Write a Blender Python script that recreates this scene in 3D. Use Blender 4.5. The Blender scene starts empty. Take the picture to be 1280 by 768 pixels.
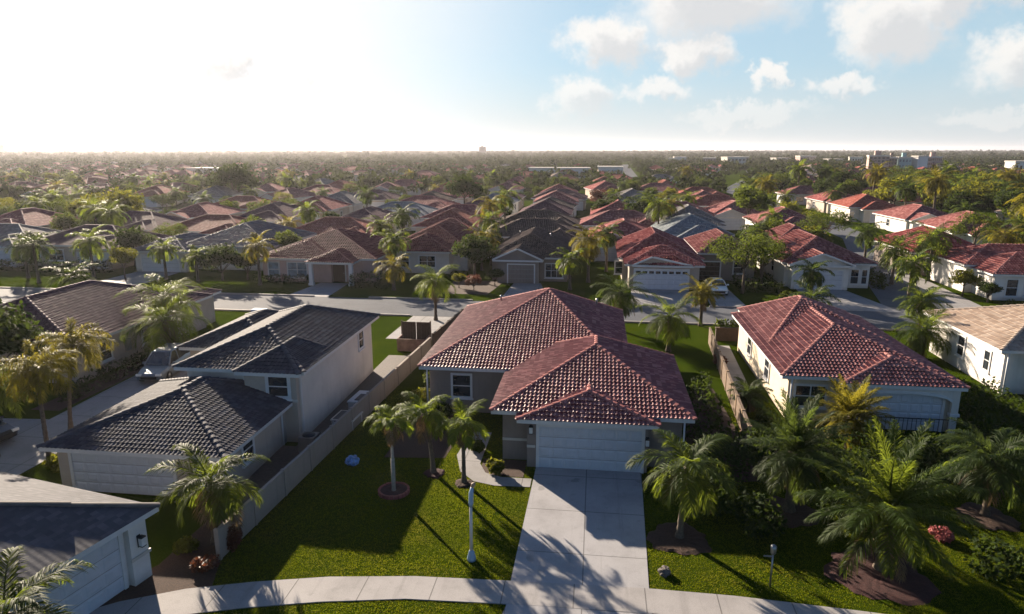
import bpy, bmesh, math, random
import numpy as np
from mathutils import Vector, Matrix

# ------------------------------------------------------------------ camera, sky, sun, exposure
S = bpy.context.scene
COL = S.collection
R = math.radians
CAM_H, YAW, PITCH = 14.7, R(7), R(13)
cam_d = bpy.data.cameras.new('camera')
cam_d.sensor_width = 36; cam_d.lens = 853 / 1280 * 36
cam_d.clip_start = .1; cam_d.clip_end = 30000
cam = bpy.data.objects.new('camera', cam_d); COL.objects.link(cam)
cam.location = (0, 0, CAM_H)
cam.rotation_euler = (R(90) - PITCH, 0, YAW)
S.camera = cam

SUN_AZ, SUN_EL = R(40), R(19)          # the sun stands 40 degrees left of +Y
sun_dir = Vector((-math.sin(SUN_AZ) * math.cos(SUN_EL), math.cos(SUN_AZ) * math.cos(SUN_EL), math.sin(SUN_EL)))
sd = bpy.data.lights.new('sun', 'SUN'); sd.energy = 5.0; sd.angle = R(.6); sd.color = (1, .84, .66)
so = bpy.data.objects.new('sun', sd); COL.objects.link(so)
so.rotation_euler = sun_dir.to_track_quat('Z', 'Y').to_euler()
so.location = (-40, 40, 60)

S.view_settings.view_transform = 'Standard'
S.view_settings.look = 'None'
S.view_settings.exposure = 1.8
S.view_settings.gamma = 1
S.view_settings.use_curve_mapping = False
S.render.engine = 'CYCLES'
S.cycles.use_denoising = True
S.cycles.max_bounces = 6
S.cycles.transparent_max_bounces = 4
S.cycles.volume_bounces = 0
S.cycles.sample_clamp_indirect = 4


class NT:
    """small helper for node trees"""
    def __init__(s, tree):
        s.t = tree
        s.n = tree.nodes
        s.l = tree.links

    def add(s, kind, ins=None, **props):
        n = s.n.new(kind)
        for k, v in props.items():
            setattr(n, k, v)
        for k, v in (ins or {}).items():
            sock = n.inputs[k]
            if isinstance(v, bpy.types.NodeSocket):
                s.l.new(v, sock)
            else:
                sock.default_value = v
        return n

    def math(s, op, a, b=0.0, c=None):
        ins = {0: a, 1: b}
        if c is not None:
            ins[2] = c
        return s.add('ShaderNodeMath', ins, operation=op).outputs[0]

    def vmath(s, op, a, b=(0, 0, 0), c=None, out=0):
        ins = {0: a, 1: b}
        if c is not None:
            ins[2] = c
        return s.add('ShaderNodeVectorMath', ins, operation=op).outputs[out]

    def noise(s, vec, scale, detail=4, rough=.55, out=0):
        return s.add('ShaderNodeTexNoise', {'Vector': vec, 'Scale': scale, 'Detail': detail, 'Roughness': rough}).outputs[out]

    def ramp(s, fac, stops):
        n = s.add('ShaderNodeValToRGB', {0: fac})
        e = n.color_ramp.elements
        while len(e) < len(stops):
            e.new(.5)
        for el, (p, c) in zip(e, stops):
            el.position = p
            el.color = (*c, 1) if len(c) == 3 else c
        return n.outputs[0]

    def mix(s, fac, a, b, blend='MIX'):
        n = s.add('ShaderNodeMix', data_type='RGBA', blend_type=blend)
        for i, v in ((0, fac), (6, a), (7, b)):
            if isinstance(v, bpy.types.NodeSocket):
                s.l.new(v, n.inputs[i])
            else:
                n.inputs[i].default_value = v if i == 0 else ((*v, 1) if len(v) == 3 else v)
        return n.outputs[2]

    def maprange(s, v, a, b, c=0.0, d=1.0, smooth=True):
        return s.add('ShaderNodeMapRange', {0: v, 1: a, 2: b, 3: c, 4: d}, interpolation_type='SMOOTHSTEP' if smooth else 'LINEAR').outputs[0]


SKY_STRENGTH = .031
CLOUD_WHITE, CLOUD_GREY = (9.2, 8.9, 8.5), (5.9, 6.0, 6.2)
# cumulus in the sky: azimuth, elevation, half width, half height (degrees)
CLOUDS = [(0.6, 8.3, 4.2, 2.2), (8.2, 10.9, 6.8, 3.1), (7.0, 7.2, 3.4, 1.9), (20.5, 8.5, 4.2, 3.0), (24.3, 10.4, 3.6, 2.5),
          (28.4, 5.6, 4.2, 2.1), (33.2, 9.6, 3.2, 2.9), (4.4, 4.5, 2.9, 1.1), (12.6, 5.2, 1.5, 1.1), (17.6, 4.5, 3.0, 1.0),
          (-1.5, 4.1, 3.4, 1.9), (16.8, 11.8, 1.2, .8), (-28.8, 6.2, 2.4, 1.9), (-23.0, 4.8, 2.3, 1.2), (11.0, 2.6, 6, .9), (28, 2.0, 5, .8)]


def build_world():
    w = bpy.data.worlds.new('World'); S.world = w; w.use_nodes = True
    t = NT(w.node_tree); t.n.clear()
    sky = t.add('ShaderNodeTexSky', sky_type='NISHITA', sun_disc=False, sun_elevation=SUN_EL, sun_rotation=-SUN_AZ,
                altitude=20, air_density=1.0, dust_density=.5, ozone_density=3.0)
    co = t.add('ShaderNodeTexCoord').outputs['Generated']
    d = t.vmath('NORMALIZE', co)
    sp = t.add('ShaderNodeSeparateXYZ', {0: d})
    az = t.math('ARCTAN2', sp.outputs[0], sp.outputs[1])
    el = t.math('ARCSINE', sp.outputs[2])
    uv = t.add('ShaderNodeCombineXYZ', {0: az, 1: el, 2: 0.0}).outputs[0]
    big = t.vmath('MULTIPLY_ADD', t.vmath('SUBTRACT', t.noise(uv, 16, 2, .5, out=1), (.5, .5, .5)), (.09, .05, 0), uv)
    nz = t.vmath('SUBTRACT', t.noise(uv, 52, 10, .68, out=1), (.5, .5, .5))
    uvd = t.vmath('MULTIPLY_ADD', nz, (.075, .055, 0), big)

    def field(p):
        r = None
        for a, e, rx, ry in CLOUDS:
            c = (-R(a) / R(rx), -R(e) / R(ry), 0)
            q = t.vmath('MULTIPLY_ADD', p, (1 / R(rx), 1 / R(ry), 0), c)
            ln = t.vmath('LENGTH', q, out=1)
            r = ln if r is None else t.add('ShaderNodeMath', {0: r, 1: ln, 2: .25}, operation='SMOOTH_MIN').outputs[0]
        return r
    f0 = field(uvd)
    f1 = field(t.vmath('ADD', uvd, (-.022, .020, 0)))
    mask = t.maprange(f0, 1.12, .5)
    faint = t.maprange(el, R(1.5), R(6.5), .35, 1.0)
    mask = t.math('MULTIPLY', mask, faint)
    shade = t.maprange(f1, .95, .35)
    ccol = t.mix(t.math('MULTIPLY', shade, .7), CLOUD_WHITE, CLOUD_GREY)
    # thin high veil and pale band on the sun's half of the sky, clear blue on the other half
    side = t.vmath('DOT_PRODUCT', d, (-math.sin(SUN_AZ), math.cos(SUN_AZ), 0), out=1)
    half = t.maprange(side, -.15, .3)
    veil = t.math('MULTIPLY', half, t.math('MULTIPLY', t.maprange(t.noise(t.vmath('MULTIPLY', uv, (1, 2.6, 1)), 5, 5, .6), .42, .75), .25))
    clear = t.vmath('MINIMUM', sky.outputs[0], (9.5, 10.5, 12.5))
    clear = t.vmath('MULTIPLY', clear, (.86, 1.0, 1.2))
    base = t.mix(veil, clear, (7.5, 7.6, 7.6))
    base = t.mix(t.math('MULTIPLY', half, t.maprange(el, R(40), R(14), 0, .72)), base, (5.0, 6.8, 7.6))
    low = t.math('MULTIPLY', half, t.maprange(el, R(0), R(7), .7, 0))
    base = t.mix(low, base, (6.6, 6.8, 7.0))
    glow = t.vmath('DOT_PRODUCT', d, tuple(sun_dir), out=1)
    base = t.mix(t.math('MULTIPLY', t.maprange(glow, .77, 1.0), t.maprange(el, R(32), R(18))), base, (9.6, 9.6, 9.6))
    col = t.mix(t.math('MULTIPLY', mask, .9), base, ccol)
    bg = t.add('ShaderNodeBackground', {'Color': col, 'Strength': SKY_STRENGTH})
    out = t.add('ShaderNodeOutputWorld', {'Surface': bg.outputs[0]})


build_world()

# ------------------------------------------------------------------ materials
MATS = {}


def new_mat(name):
    m = bpy.data.materials.new(name); m.use_nodes = True
    t = NT(m.node_tree); t.n.clear()
    out = t.add('ShaderNodeOutputMaterial')
    MATS[name] = m
    return m, t, out


def tint(c, k):
    return tuple(min(1, max(0, x * k)) for x in c)


def plain(name, col, rough=.6, metal=0, var=.18, scale=3.0, bump=0.0, bscale=60, spec=.4):
    if name in MATS:
        return MATS[name]
    m, t, out = new_mat(name)
    co = t.add('ShaderNodeTexCoord').outputs['Object']
    n = t.noise(co, scale, 5, .6)
    c = t.ramp(n, [(.3, tint(col, 1 - var)), (.7, tint(col, 1 + var))])
    p = t.add('ShaderNodeBsdfPrincipled', {'Base Color': c, 'Roughness': rough, 'Metallic': metal, 'Specular IOR Level': spec})
    if bump:
        b = t.add('ShaderNodeBump', {'Height': t.noise(co, bscale, 3, .6), 'Strength': bump, 'Distance': .02})
        t.l.new(b.outputs[0], p.inputs['Normal'])
    t.l.new(p.outputs[0], out.inputs[0])
    return m


def stucco(name, col):
    if name in MATS:
        return MATS[name]
    m, t, out = new_mat(name)
    co = t.add('ShaderNodeTexCoord').outputs['Object']
    n = t.noise(co, .7, 5, .65)
    streak = t.noise(t.vmath('MULTIPLY', co, (2.2, 2.2, .25)), 1.4, 4, .6)
    c = t.ramp(n, [(.3, tint(col, .86)), (.7, tint(col, 1.08))])
    c = t.mix(t.maprange(streak, .5, .8, 0, .35), c, tint(col, .62))
    z = t.add('ShaderNodeSeparateXYZ', {0: co}).outputs[2]
    splash = t.math('MULTIPLY', t.maprange(t.math('ADD', z, t.math('MULTIPLY', n, .5)), .75, .2), .4)
    c = t.mix(splash, c, (.16, .13, .10))
    b = t.add('ShaderNodeBump', {'Height': t.noise(co, 45, 4, .7), 'Strength': .35, 'Distance': .02})
    p = t.add('ShaderNodeBsdfPrincipled', {'Base Color': c, 'Roughness': .85, 'Normal': b.outputs[0], 'Specular IOR Level': .2})
    t.l.new(p.outputs[0], out.inputs[0])
    return m


TU, TV = .27, .36


def tile_mat(name, col, col2, bump=False, rough=.5, tu=TU, tv=TV, spec=.35):
    """barrel tiles: colour changes from tile to tile, weathering over the slope"""
    if name in MATS:
        return MATS[name]
    m, t, out = new_mat(name)
    uv = t.add('ShaderNodeUVMap', uv_map='UVMap').outputs[0]
    cell = t.vmath('FLOOR', t.vmath('MULTIPLY', uv, (1 / tu, 1 / tv, 0)))
    wn = t.add('ShaderNodeTexWhiteNoise', {0: cell}, noise_dimensions='2D').outputs[0]
    co = t.add('ShaderNodeTexCoord').outputs['Object']
    n = t.noise(co, .55, 6, .65)
    c = t.ramp(wn, [(0, tint(col, .85)), (.5, col), (.9, col2), (1, tint(col2, 1.15))])
    c = t.mix(t.maprange(n, .45, .75, 0, .5), c, tint(col, .5))
    n2 = t.noise(co, 2.6, 5, .7)
    c = t.mix(t.maprange(n2, .58, .8, 0, .3), c, tint(col2, 1.35))
    p = t.add('ShaderNodeBsdfPrincipled', {'Base Color': c, 'Roughness': rough, 'Specular IOR Level': spec if not bump else .06})
    if bump:
        s = t.add('ShaderNodeSeparateXYZ', {0: uv})
        hu = t.math('MULTIPLY', t.math('COSINE', t.math('MULTIPLY', s.outputs[0], 2 * math.pi / tu)), .035 if tv > .3 else .004)
        hv = t.math('MULTIPLY', t.math('FRACT', t.math('MULTIPLY', s.outputs[1], 1 / tv)), -.04 if tv > .3 else -.02)
        b = t.add('ShaderNodeBump', {'Height': t.math('ADD', hu, hv), 'Strength': .8, 'Distance': 1.0})
        t.l.new(b.outputs[0], p.inputs['Normal'])
    t.l.new(p.outputs[0], out.inputs[0])
    return m


def foliage(name, col, trans, mixf=.42, var=.45, rough=.5, spec=.3):
    if name in MATS:
        return MATS[name]
    m, t, out = new_mat(name)
    rnd = t.add('ShaderNodeObjectInfo').outputs['Random']
    g = t.add('ShaderNodeNewGeometry')
    isl = g.outputs['Random Per Island']
    k = t.math('ADD', t.math('MULTIPLY', isl, .65), t.math('MULTIPLY', rnd, .35))
    c = t.ramp(k, [(0, tint(col, 1 - var)), (.5, col), (1, (min(1, col[0] * (1 + var * 1.3)), min(1, col[1] * (1 + var)), col[2]))])
    tc = t.ramp(k, [(0, tint(trans, 1 - var * .8)), (1, tint(trans, 1 + var * .8))])
    p = t.add('ShaderNodeBsdfPrincipled', {'Base Color': c, 'Roughness': rough, 'Specular IOR Level': spec})
    tr = t.add('ShaderNodeBsdfTranslucent', {'Color': tc})
    mx = t.add('ShaderNodeMixShader', {0: mixf, 1: p.outputs[0], 2: tr.outputs[0]})
    t.l.new(mx.outputs[0], out.inputs[0])
    return m


def glass_mat(name, col=(.02, .025, .03), rough=.06):
    if name in MATS:
        return MATS[name]
    m, t, out = new_mat(name)
    co = t.add('ShaderNodeTexCoord').outputs['Object']
    c = t.ramp(t.noise(co, 1.7, 2), [(.35, tint(col, .6)), (.7, tint(col, 1.7))])
    p = t.add('ShaderNodeBsdfPrincipled', {'Base Color': c, 'Roughness': rough, 'Specular IOR Level': .9})
    t.l.new(p.outputs[0], out.inputs[0])
    return m


def concrete(name, col, jx, jy, ox=0, oy=0, w=.02, stain=.5, spec=.15):
    """slabs with grooved joints every jx, jy metres"""
    m, t, out = new_mat(name)
    co = t.add('ShaderNodeTexCoord').outputs['Object']
    n = t.noise(co, .45, 6, .62)
    c = t.ramp(n, [(.3, tint(col, .74)), (.5, col), (.75, tint(col, 1.12))])
    n2 = t.noise(co, 2.3, 6, .7)
    c = t.mix(t.maprange(n2, .52, .78, 0, stain), c, tint(col, .5))
    st_ = t.noise(t.vmath('MULTIPLY', co, (2.6, .16, 1)), 1.0, 4, .6)
    c = t.mix(t.maprange(st_, .54, .72, 0, stain * .7), c, tint(col, .45))
    n4 = t.noise(co, 1.1, 2, .5)
    c = t.mix(t.maprange(n4, .68, .74, 0, stain * .9), c, tint(col, .3))
    n3 = t.noise(co, 35, 3, .6)
    c = t.mix(.12, c, t.ramp(n3, [(.3, (.1, .1, .1)), (.7, (.7, .68, .66))]))
    s = t.add('ShaderNodeSeparateXYZ', {0: co})
    j = None
    for sock, per, off in ((s.outputs[0], jx, ox), (s.outputs[1], jy, oy)):
        if not per:
            continue
        f = t.math('ABSOLUTE', t.math('SUBTRACT', t.math('FRACT', t.math('MULTIPLY', t.math('ADD', sock, off), 1 / per)), .5))
        g = t.math('GREATER_THAN', f, .5 - w / per)
        j = g if j is None else t.math('MAXIMUM', j, g)
    if j is not None:
        c = t.mix(t.math('MULTIPLY', j, .75), c, tint(col, .3))
    b = t.add('ShaderNodeBump', {'Height': n3, 'Strength': .2, 'Distance': .01})
    p = t.add('ShaderNodeBsdfPrincipled', {'Base Color': c, 'Roughness': .8, 'Normal': b.outputs[0], 'Specular IOR Level': spec})
    t.l.new(p.outputs[0], out.inputs[0])
    return m


def ground_mat():
    m, t, out = new_mat('lawn_ground')
    co = t.add('ShaderNodeTexCoord').outputs['Object']
    n = t.noise(co, .25, 6, .65)
    n2 = t.noise(co, 3.0, 6, .7)
    n3 = t.noise(co, 22, 4, .75)
    c = t.ramp(n, [(.3, (.024, .040, .002)), (.5, (.036, .058, .003)), (.72, (.050, .068, .004))])
    c = t.mix(t.maprange(n2, .5, .8, 0, .55), c, (.055, .066, .005))
    c = t.mix(t.maprange(n3, .35, .75, 0, .5), c, (.016, .030, .006))
    b = t.add('ShaderNodeBump', {'Height': t.math('ADD', t.noise(co, 14, 5, .8), t.math('MULTIPLY', n2, .6)), 'Strength': .9, 'Distance': .12})
    p = t.add('ShaderNodeBsdfPrincipled', {'Base Color': c, 'Roughness': .9, 'Normal': b.outputs[0], 'Specular IOR Level': .0})
    t.l.new(p.outputs[0], out.inputs[0])
    return m


M_GROUND = ground_mat()
def grass_mat():
    m, t, out = new_mat('grass_blades')
    co = t.add('ShaderNodeTexCoord').outputs['Object']
    isl = t.add('ShaderNodeNewGeometry').outputs['Random Per Island']
    worn = t.maprange(t.noise(co, .55, 5, .7), .46, .72)
    lush = t.maprange(t.noise(co, .22, 3, .6), .35, .65)
    c = t.ramp(isl, [(0, (.045, .070, .003)), (1, (.078, .108, .005))])
    c = t.mix(t.math('MULTIPLY', worn, .65), c, (.105, .095, .020))
    k = t.ramp(isl, [(0, (.19, .215, .008)), (1, (.27, .295, .012))])
    k = t.mix(t.math('MULTIPLY', worn, .6), k, (.30, .25, .04))
    k = t.mix(t.math('MULTIPLY', lush, .3), k, (.13, .20, .006))
    p = t.add('ShaderNodeBsdfPrincipled', {'Base Color': c, 'Roughness': .8, 'Specular IOR Level': .08})
    tr = t.add('ShaderNodeBsdfTranslucent', {'Color': k})
    mx = t.add('ShaderNodeMixShader', {0: .5, 1: p.outputs[0], 2: tr.outputs[0]})
    t.l.new(mx.outputs[0], out.inputs[0])
    return m


M_GRASS = grass_mat()
M_DRIVE = concrete('driveway_concrete', (0.284, 0.28, 0.288), 2.5, 3.1, 2.62, -1.1)
M_WALK = concrete('sidewalk_concrete', (0.272, 0.26, 0.255), 2.4, 0, .4)
M_STREET = concrete('street_paving', (0.065, 0.074, 0.09), 0, 9.0, 0, .5, stain=.35, spec=.04)
M_PAD = concrete('pad_concrete', (0.233, 0.226, 0.227), 3, 3)
M_ASPH = plain('asphalt', (0.045, 0.045, 0.046), .85, var=.3, bump=.3)
M_KERB = plain('kerb_concrete', (0.245, 0.224, 0.211), .8)
M_PATIO = plain('dark_pavers', (0.056, 0.045, 0.039), .8, var=.3, scale=6, bump=.4)
M_MULCH = plain('dark_mulch', (0.041, 0.021, 0.013), .95, var=.5, scale=18, bump=1, bscale=30)
M_REDMULCH = plain('red_mulch', (0.039, 0.012, 0.011), .95, var=.5, scale=22, bump=1, bscale=30)
M_WHITE = plain('white_paint', (0.553, 0.546, 0.541), .45, var=.05)
M_GARAGE = plain('garage_white', (0.471, 0.492, 0.531), .4, var=.06)
M_TRIM = plain('cream_trim', (0.449, 0.422, 0.381), .55, var=.07)
M_GLASS = glass_mat('window_glass')
M_GLASS_BLUE = glass_mat('bluish_window_glass', (.10, .15, .19), .1)
M_BEIGE = stucco('beige_stucco', (0.404, 0.34, 0.282))
M_TAUPE = stucco('taupe_stucco', (0.224, 0.187, 0.164))
M_CREAM = stucco('cream_stucco', (0.551, 0.478, 0.366))
M_PALE = stucco('pale_stucco', (0.57, 0.524, 0.469))
M_WHITEWALL = stucco('white_stucco', (0.643, 0.616, 0.582))
M_PINKWALL = stucco('pinkish_stucco', (0.404, 0.285, 0.254))
M_FENCE = stucco('fence_panel', (0.272, 0.231, 0.197))
M_WOOD = plain('weathered_wood', (0.12, 0.083, 0.056), .85, var=.3, scale=5, bump=.4)
M_DARKWOOD = plain('dark_wood', (0.056, 0.034, 0.022), .8, var=.3, scale=6)
M_TRUNK = plain('palm_trunk', (0.086, 0.065, 0.047), .9, var=.35, scale=9, bump=.6, bscale=18)
M_PALETRUNK = plain('pale_trunk', (0.286, 0.258, 0.224), .85, var=.25, scale=9, bump=.4)
M_BARK = plain('bark', (0.075, 0.053, 0.038), .95, var=.35, scale=8, bump=.7, bscale=25)
M_METAL = plain('grey_metal', (0.245, 0.252, 0.258), .35, .8, var=.1)
M_DARKMETAL = plain('dark_metal', (.04, .04, .045), .45, .5, var=.2)
M_BLUE = plain('pale_blue_plastic', (0.258, 0.354, 0.462), .4, var=.12)
M_TAN = plain('tan_cap', (0.261, 0.179, 0.109), .6)
M_TARP = plain('blue_tarp', (.13, .24, .45), .4, var=.75, scale=7)
M_RUBBER = plain('black_rubber', (.02, .02, .02), .8)
M_ROCK = plain('dark_rock', (.10, .085, .075), .9, var=.4, bump=1, bscale=14)
RED = ((.21, .052, .052), (.33, .125, .112))
RED2 = ((.24, .064, .046), (.33, .12, .095))
BROWNRED = ((.19, .062, .060), (.30, .135, .122))
DARK = ((.031, .035, .048), (.054, .058, .074))
PURPLE = ((.078, .034, .047), (.118, .060, .072))
GREY = ((0.14, 0.1295, 0.1225), (0.203, 0.1855, 0.175))
DKBROWN = ((0.0638, 0.0435, 0.039), (0.0975, 0.0675, 0.06))
TAN = ((0.27, 0.2025, 0.1575), (0.3375, 0.27, 0.2175))
BLUEGREY = ((0.143, 0.1625, 0.1755), (0.208, 0.2275, 0.234))
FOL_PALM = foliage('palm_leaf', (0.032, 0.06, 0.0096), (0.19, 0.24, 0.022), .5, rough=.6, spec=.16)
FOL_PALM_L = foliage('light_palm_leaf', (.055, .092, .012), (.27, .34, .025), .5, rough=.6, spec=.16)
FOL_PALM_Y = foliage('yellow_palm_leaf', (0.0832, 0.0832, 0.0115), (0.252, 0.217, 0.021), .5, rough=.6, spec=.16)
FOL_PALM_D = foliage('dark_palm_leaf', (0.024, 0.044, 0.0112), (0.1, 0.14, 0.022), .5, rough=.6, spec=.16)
FOL_DEAD = foliage('dead_frond', (.115, .075, .04), (.12, .075, .03), .3)
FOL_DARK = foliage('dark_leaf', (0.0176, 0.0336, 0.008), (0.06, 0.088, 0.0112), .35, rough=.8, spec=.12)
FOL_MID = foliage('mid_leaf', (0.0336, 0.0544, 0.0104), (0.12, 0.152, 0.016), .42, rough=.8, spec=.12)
FOL_YEL = foliage('yellow_leaf', (0.068, 0.0784, 0.012), (0.216, 0.216, 0.02), .45, rough=.8, spec=.12)
FOL_RUST = foliage('rust_leaf', (0.08, 0.028, 0.0144), (0.16, 0.048, 0.02), .4)
FOL_FAR = foliage('woodland_leaf', (.020, .031, .011), (.036, .046, .012), .3, var=.65, rough=.95, spec=.05)
FOL_PINK = foliage('pink_flower', (0.36, 0.112, 0.112), (0.32, 0.096, 0.096), .4)


# ------------------------------------------------------------------ mesh helpers
class MB:
    def __init__(s):
        s.v, s.f, s.m, s.uv, s.sm = [], [], [], [], []

    def add(s, verts, faces, mi=0, uvs=None, smooth=False):
        o = len(s.v)
        s.v.extend([tuple(p) for p in verts])
        for i, f in enumerate(faces):
            s.f.append(tuple(o + k for k in f))
            s.m.append(mi)
            s.sm.append(smooth)
            s.uv.append(uvs[i] if uvs else None)

    def box(s, x0, y0, z0, x1, y1, z1, mi=0, rot=0, piv=None, bottom=True):
        vs = [(x0, y0, z0), (x1, y0, z0), (x1, y1, z0), (x0, y1, z0), (x0, y0, z1), (x1, y0, z1), (x1, y1, z1), (x0, y1, z1)]
        if rot:
            px, py = piv if piv else ((x0 + x1) / 2, (y0 + y1) / 2)
            c, n = math.cos(rot), math.sin(rot)
            vs = [(px + (x - px) * c - (y - py) * n, py + (x - px) * n + (y - py) * c, z) for x, y, z in vs]
        fs = [(4, 5, 6, 7), (0, 1, 5, 4), (1, 2, 6, 5), (2, 3, 7, 6), (3, 0, 4, 7)]
        if bottom:
            fs.append((3, 2, 1, 0))
        s.add(vs, fs, mi)

    def tube(s, pts, rad, n=8, mi=0, cap=True, smooth=True):
        pts = [Vector(p) for p in pts]
        vs, fs = [], []
        for i, p in enumerate(pts):
            d = (pts[min(i + 1, len(pts) - 1)] - pts[max(i - 1, 0)]).normalized()
            a = Vector((1, 0, 0)) if abs(d.x) < .9 else Vector((0, 1, 0))
            u = d.cross(a).normalized(); w = d.cross(u)
            for k in range(n):
                t = 2 * math.pi * k / n
                vs.append(p + (u * math.cos(t) + w * math.sin(t)) * rad[i])
        for i in range(len(pts) - 1):
            for k in range(n):
                a, b = i * n + k, i * n + (k + 1) % n
                fs.append((a, b, b + n, a + n))
        if cap:
            fs.append(tuple(range(n))[::-1])
            fs.append(tuple((len(pts) - 1) * n + k for k in range(n)))
        s.add(vs, fs, mi, smooth=smooth)

    def prism(s, poly, z0, z1, mi=0):
        n = len(poly)
        vs = [(x, y, z0) for x, y in poly] + [(x, y, z1) for x, y in poly]
        fs = [tuple(range(n))[::-1], tuple(range(n, 2 * n))]
        for k in range(n):
            j = (k + 1) % n
            fs.append((k, j, n + j, n + k))
        s.add(vs, fs, mi)

    def build(s, name, mats, parent=None, loc=(0, 0, 0), rotz=0):
        me = bpy.data.meshes.new(name)
        me.from_pydata(s.v, [], s.f)
        for m in (mats if isinstance(mats, (list, tuple)) else [mats]):
            me.materials.append(m)
        me.polygons.foreach_set('material_index', s.m)
        me.polygons.foreach_set('use_smooth', s.sm)
        if any(u is not None for u in s.uv):
            lay = me.uv_layers.new(name='UVMap')
            k = 0
            for f, u in zip(s.f, s.uv):
                for j in range(len(f)):
                    lay.data[k].uv = u[j] if u is not None else (0, 0)
                    k += 1
        me.update()
        return link(name, me, parent, loc, rotz)


def link(name, me, parent=None, loc=(0, 0, 0), rotz=0):
    o = bpy.data.objects.new(name, me); COL.objects.link(o)
    o.location = loc; o.rotation_euler = (0, 0, rotz)
    if parent:
        o.parent = parent
    return o


def np_mesh(name, V, F, mats, parent=None, loc=(0, 0, 0), mi=None, rotz=0):
    """mesh from numpy arrays; F is an (n,3) or (n,4) array or a list of such"""
    Fs = F if isinstance(F, list) else [F]
    Fs = [f for f in Fs if len(f)]
    me = bpy.data.meshes.new(name or 'shape')
    loops = np.concatenate([f.ravel() for f in Fs]).astype(np.int32)
    tot = np.concatenate([np.full(len(f), f.shape[1]) for f in Fs]).astype(np.int32)
    start = np.concatenate([[0], np.cumsum(tot)[:-1]]).astype(np.int32)
    me.vertices.add(len(V)); me.vertices.foreach_set('co', np.asarray(V, np.float32).ravel())
    me.loops.add(len(loops)); me.loops.foreach_set('vertex_index', loops)
    me.polygons.add(len(tot)); me.polygons.foreach_set('loop_start', start); me.polygons.foreach_set('loop_total', tot)
    for m in (mats if isinstance(mats, (list, tuple)) else [mats]):
        me.materials.append(m)
    if mi is not None:
        me.polygons.foreach_set('material_index', np.asarray(mi, np.int32))
    me.update(calc_edges=True)
    if name is None:
        return me
    return link(name, me, parent, loc, rotz)


def thing(name, label, cat, loc=(0, 0, 0), rotz=0, group=None):
    o = bpy.data.objects.new(name, None); COL.objects.link(o)
    o.empty_display_size = .3
    o.location = loc; o.rotation_euler = (0, 0, rotz)
    return tag(o, label, cat, group)


def tag(o, label=None, cat=None, group=None, kind=None):
    if label: o['label'] = label
    if cat: o['category'] = cat
    if group: o['group'] = group
    if kind: o['kind'] = kind
    return o


def copy_tree(o, loc, rotz=0, label=None, scale=None, group=None):
    def cp(x, par):
        c = x.copy(); COL.objects.link(c)
        if par: c.parent = par
        for ch in KIDS.get(x.name, []):
            cp(ch, c)
        return c
    c = cp(o, None)
    c.location = loc; c.rotation_euler = (0, 0, rotz)
    if scale: c.scale = scale
    if label: c['label'] = label
    if group: c['group'] = group
    return c


KIDS = {}


def remember(root):
    """list the children of a thing once so that copies are cheap"""
    allo = [x for x in COL.objects if x.parent is not None]
    by = {}
    for x in allo:
        by.setdefault(x.parent.name, []).append(x)

    def rec(x):
        KIDS[x.name] = by.get(x.name, [])
        for c in KIDS[x.name]:
            rec(c)
    rec(root)


def struct(name, mb, m):
    o = mb.build(name, m); o['kind'] = 'structure'
    return o


# ------------------------------------------------------------------ the ground, streets and paths
def sheet(name, poly, z, m, thick=.0):
    mb = MB()
    if thick:
        mb.prism(poly, z - thick, z)
    else:
        mb.add([(x, y, z) for x, y in poly], [tuple(range(len(poly)))])
    return struct(name, mb, m)


def rect(x0, y0, x1, y1):
    return [(x0, y0), (x1, y0), (x1, y1), (x0, y1)]


sheet('ground', rect(-7000, -60, 7000, 9000), 0, M_GROUND)
sheet('driveway', [(-2.62, 20.9), (2.15, 21.05), (2.42, 29.95), (-2.5, 29.95)], .03, M_DRIVE, .08)
sheet('driveway_apron', [(-3.0, 16.4), (2.6, 16.4), (2.15, 19.75), (-2.6, 19.65)], .03, M_DRIVE, .08)
walk_up = [(-17.5, 16.6), (-15.4, 18.2), (-13.6, 19.1), (-11.5, 19.75), (-9, 20.35), (-6, 20.75), (-2.62, 20.9), (2.15, 21.05), (5, 21.0), (9, 20.7), (14, 20.2), (22, 19.4), (34, 18)]
walk_lo = [(-16.6, 15.6), (-14.6, 17.0), (-13.0, 17.8), (-11.2, 18.4), (-8.8, 19.0), (-6, 19.5), (-2.6, 19.65), (2.15, 19.75), (5, 19.65), (9, 19.3), (14, 18.8), (22, 18), (34, 16.6)]
sheet('sidewalk', walk_up + walk_lo[::-1], .034, M_WALK, .08)
sheet('front_street', [(-30, 8), (60, 6), (60, 14.2), (2.6, 16.2), (-3, 16.2), (-30, 13)], .008, M_ASPH)
sheet('street', rect(-140, 58.6, 90, 65.4), .012, M_STREET)
sheet('side_street', [(27, 65.4), (34, 65.4), (40.2, 94), (47.4, 120), (49.2, 150), (50, 200), (50.5, 262), (89, 400), (111, 510), (105, 512), (84, 403), (45.5, 262), (44.5, 200), (43.5, 150), (41.5, 121), (34.4, 96)], .014, M_STREET)
sheet('far_road', [(14.5, 300), (20, 300), (30, 705), (22, 705)], .016, M_STREET)
for x0, x1 in ((-140, -28.5), (-22.7, -12), (-3.2, 3), (11, 20.5), (29.6, 34)):
    mb = MB(); mb.box(x0, 65.4, 0, x1, 65.6, .13); struct('kerb', mb, M_KERB)
for x0, x1 in ((-140, -30.4), (-25.6, -16.5), (-10, 90)):
    mb = MB(); mb.box(x0, 58.4, 0, x1, 58.6, .13); struct('kerb', mb, M_KERB)
sheet('side_driveway', [(-48, 24), (-30, 25), (-26.2, 26), (-25.9, 44), (-25.9, 58.4), (-30.2, 58.4), (-30.2, 39), (-30, 32.3), (-48, 31)], .022, M_PAD)
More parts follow.
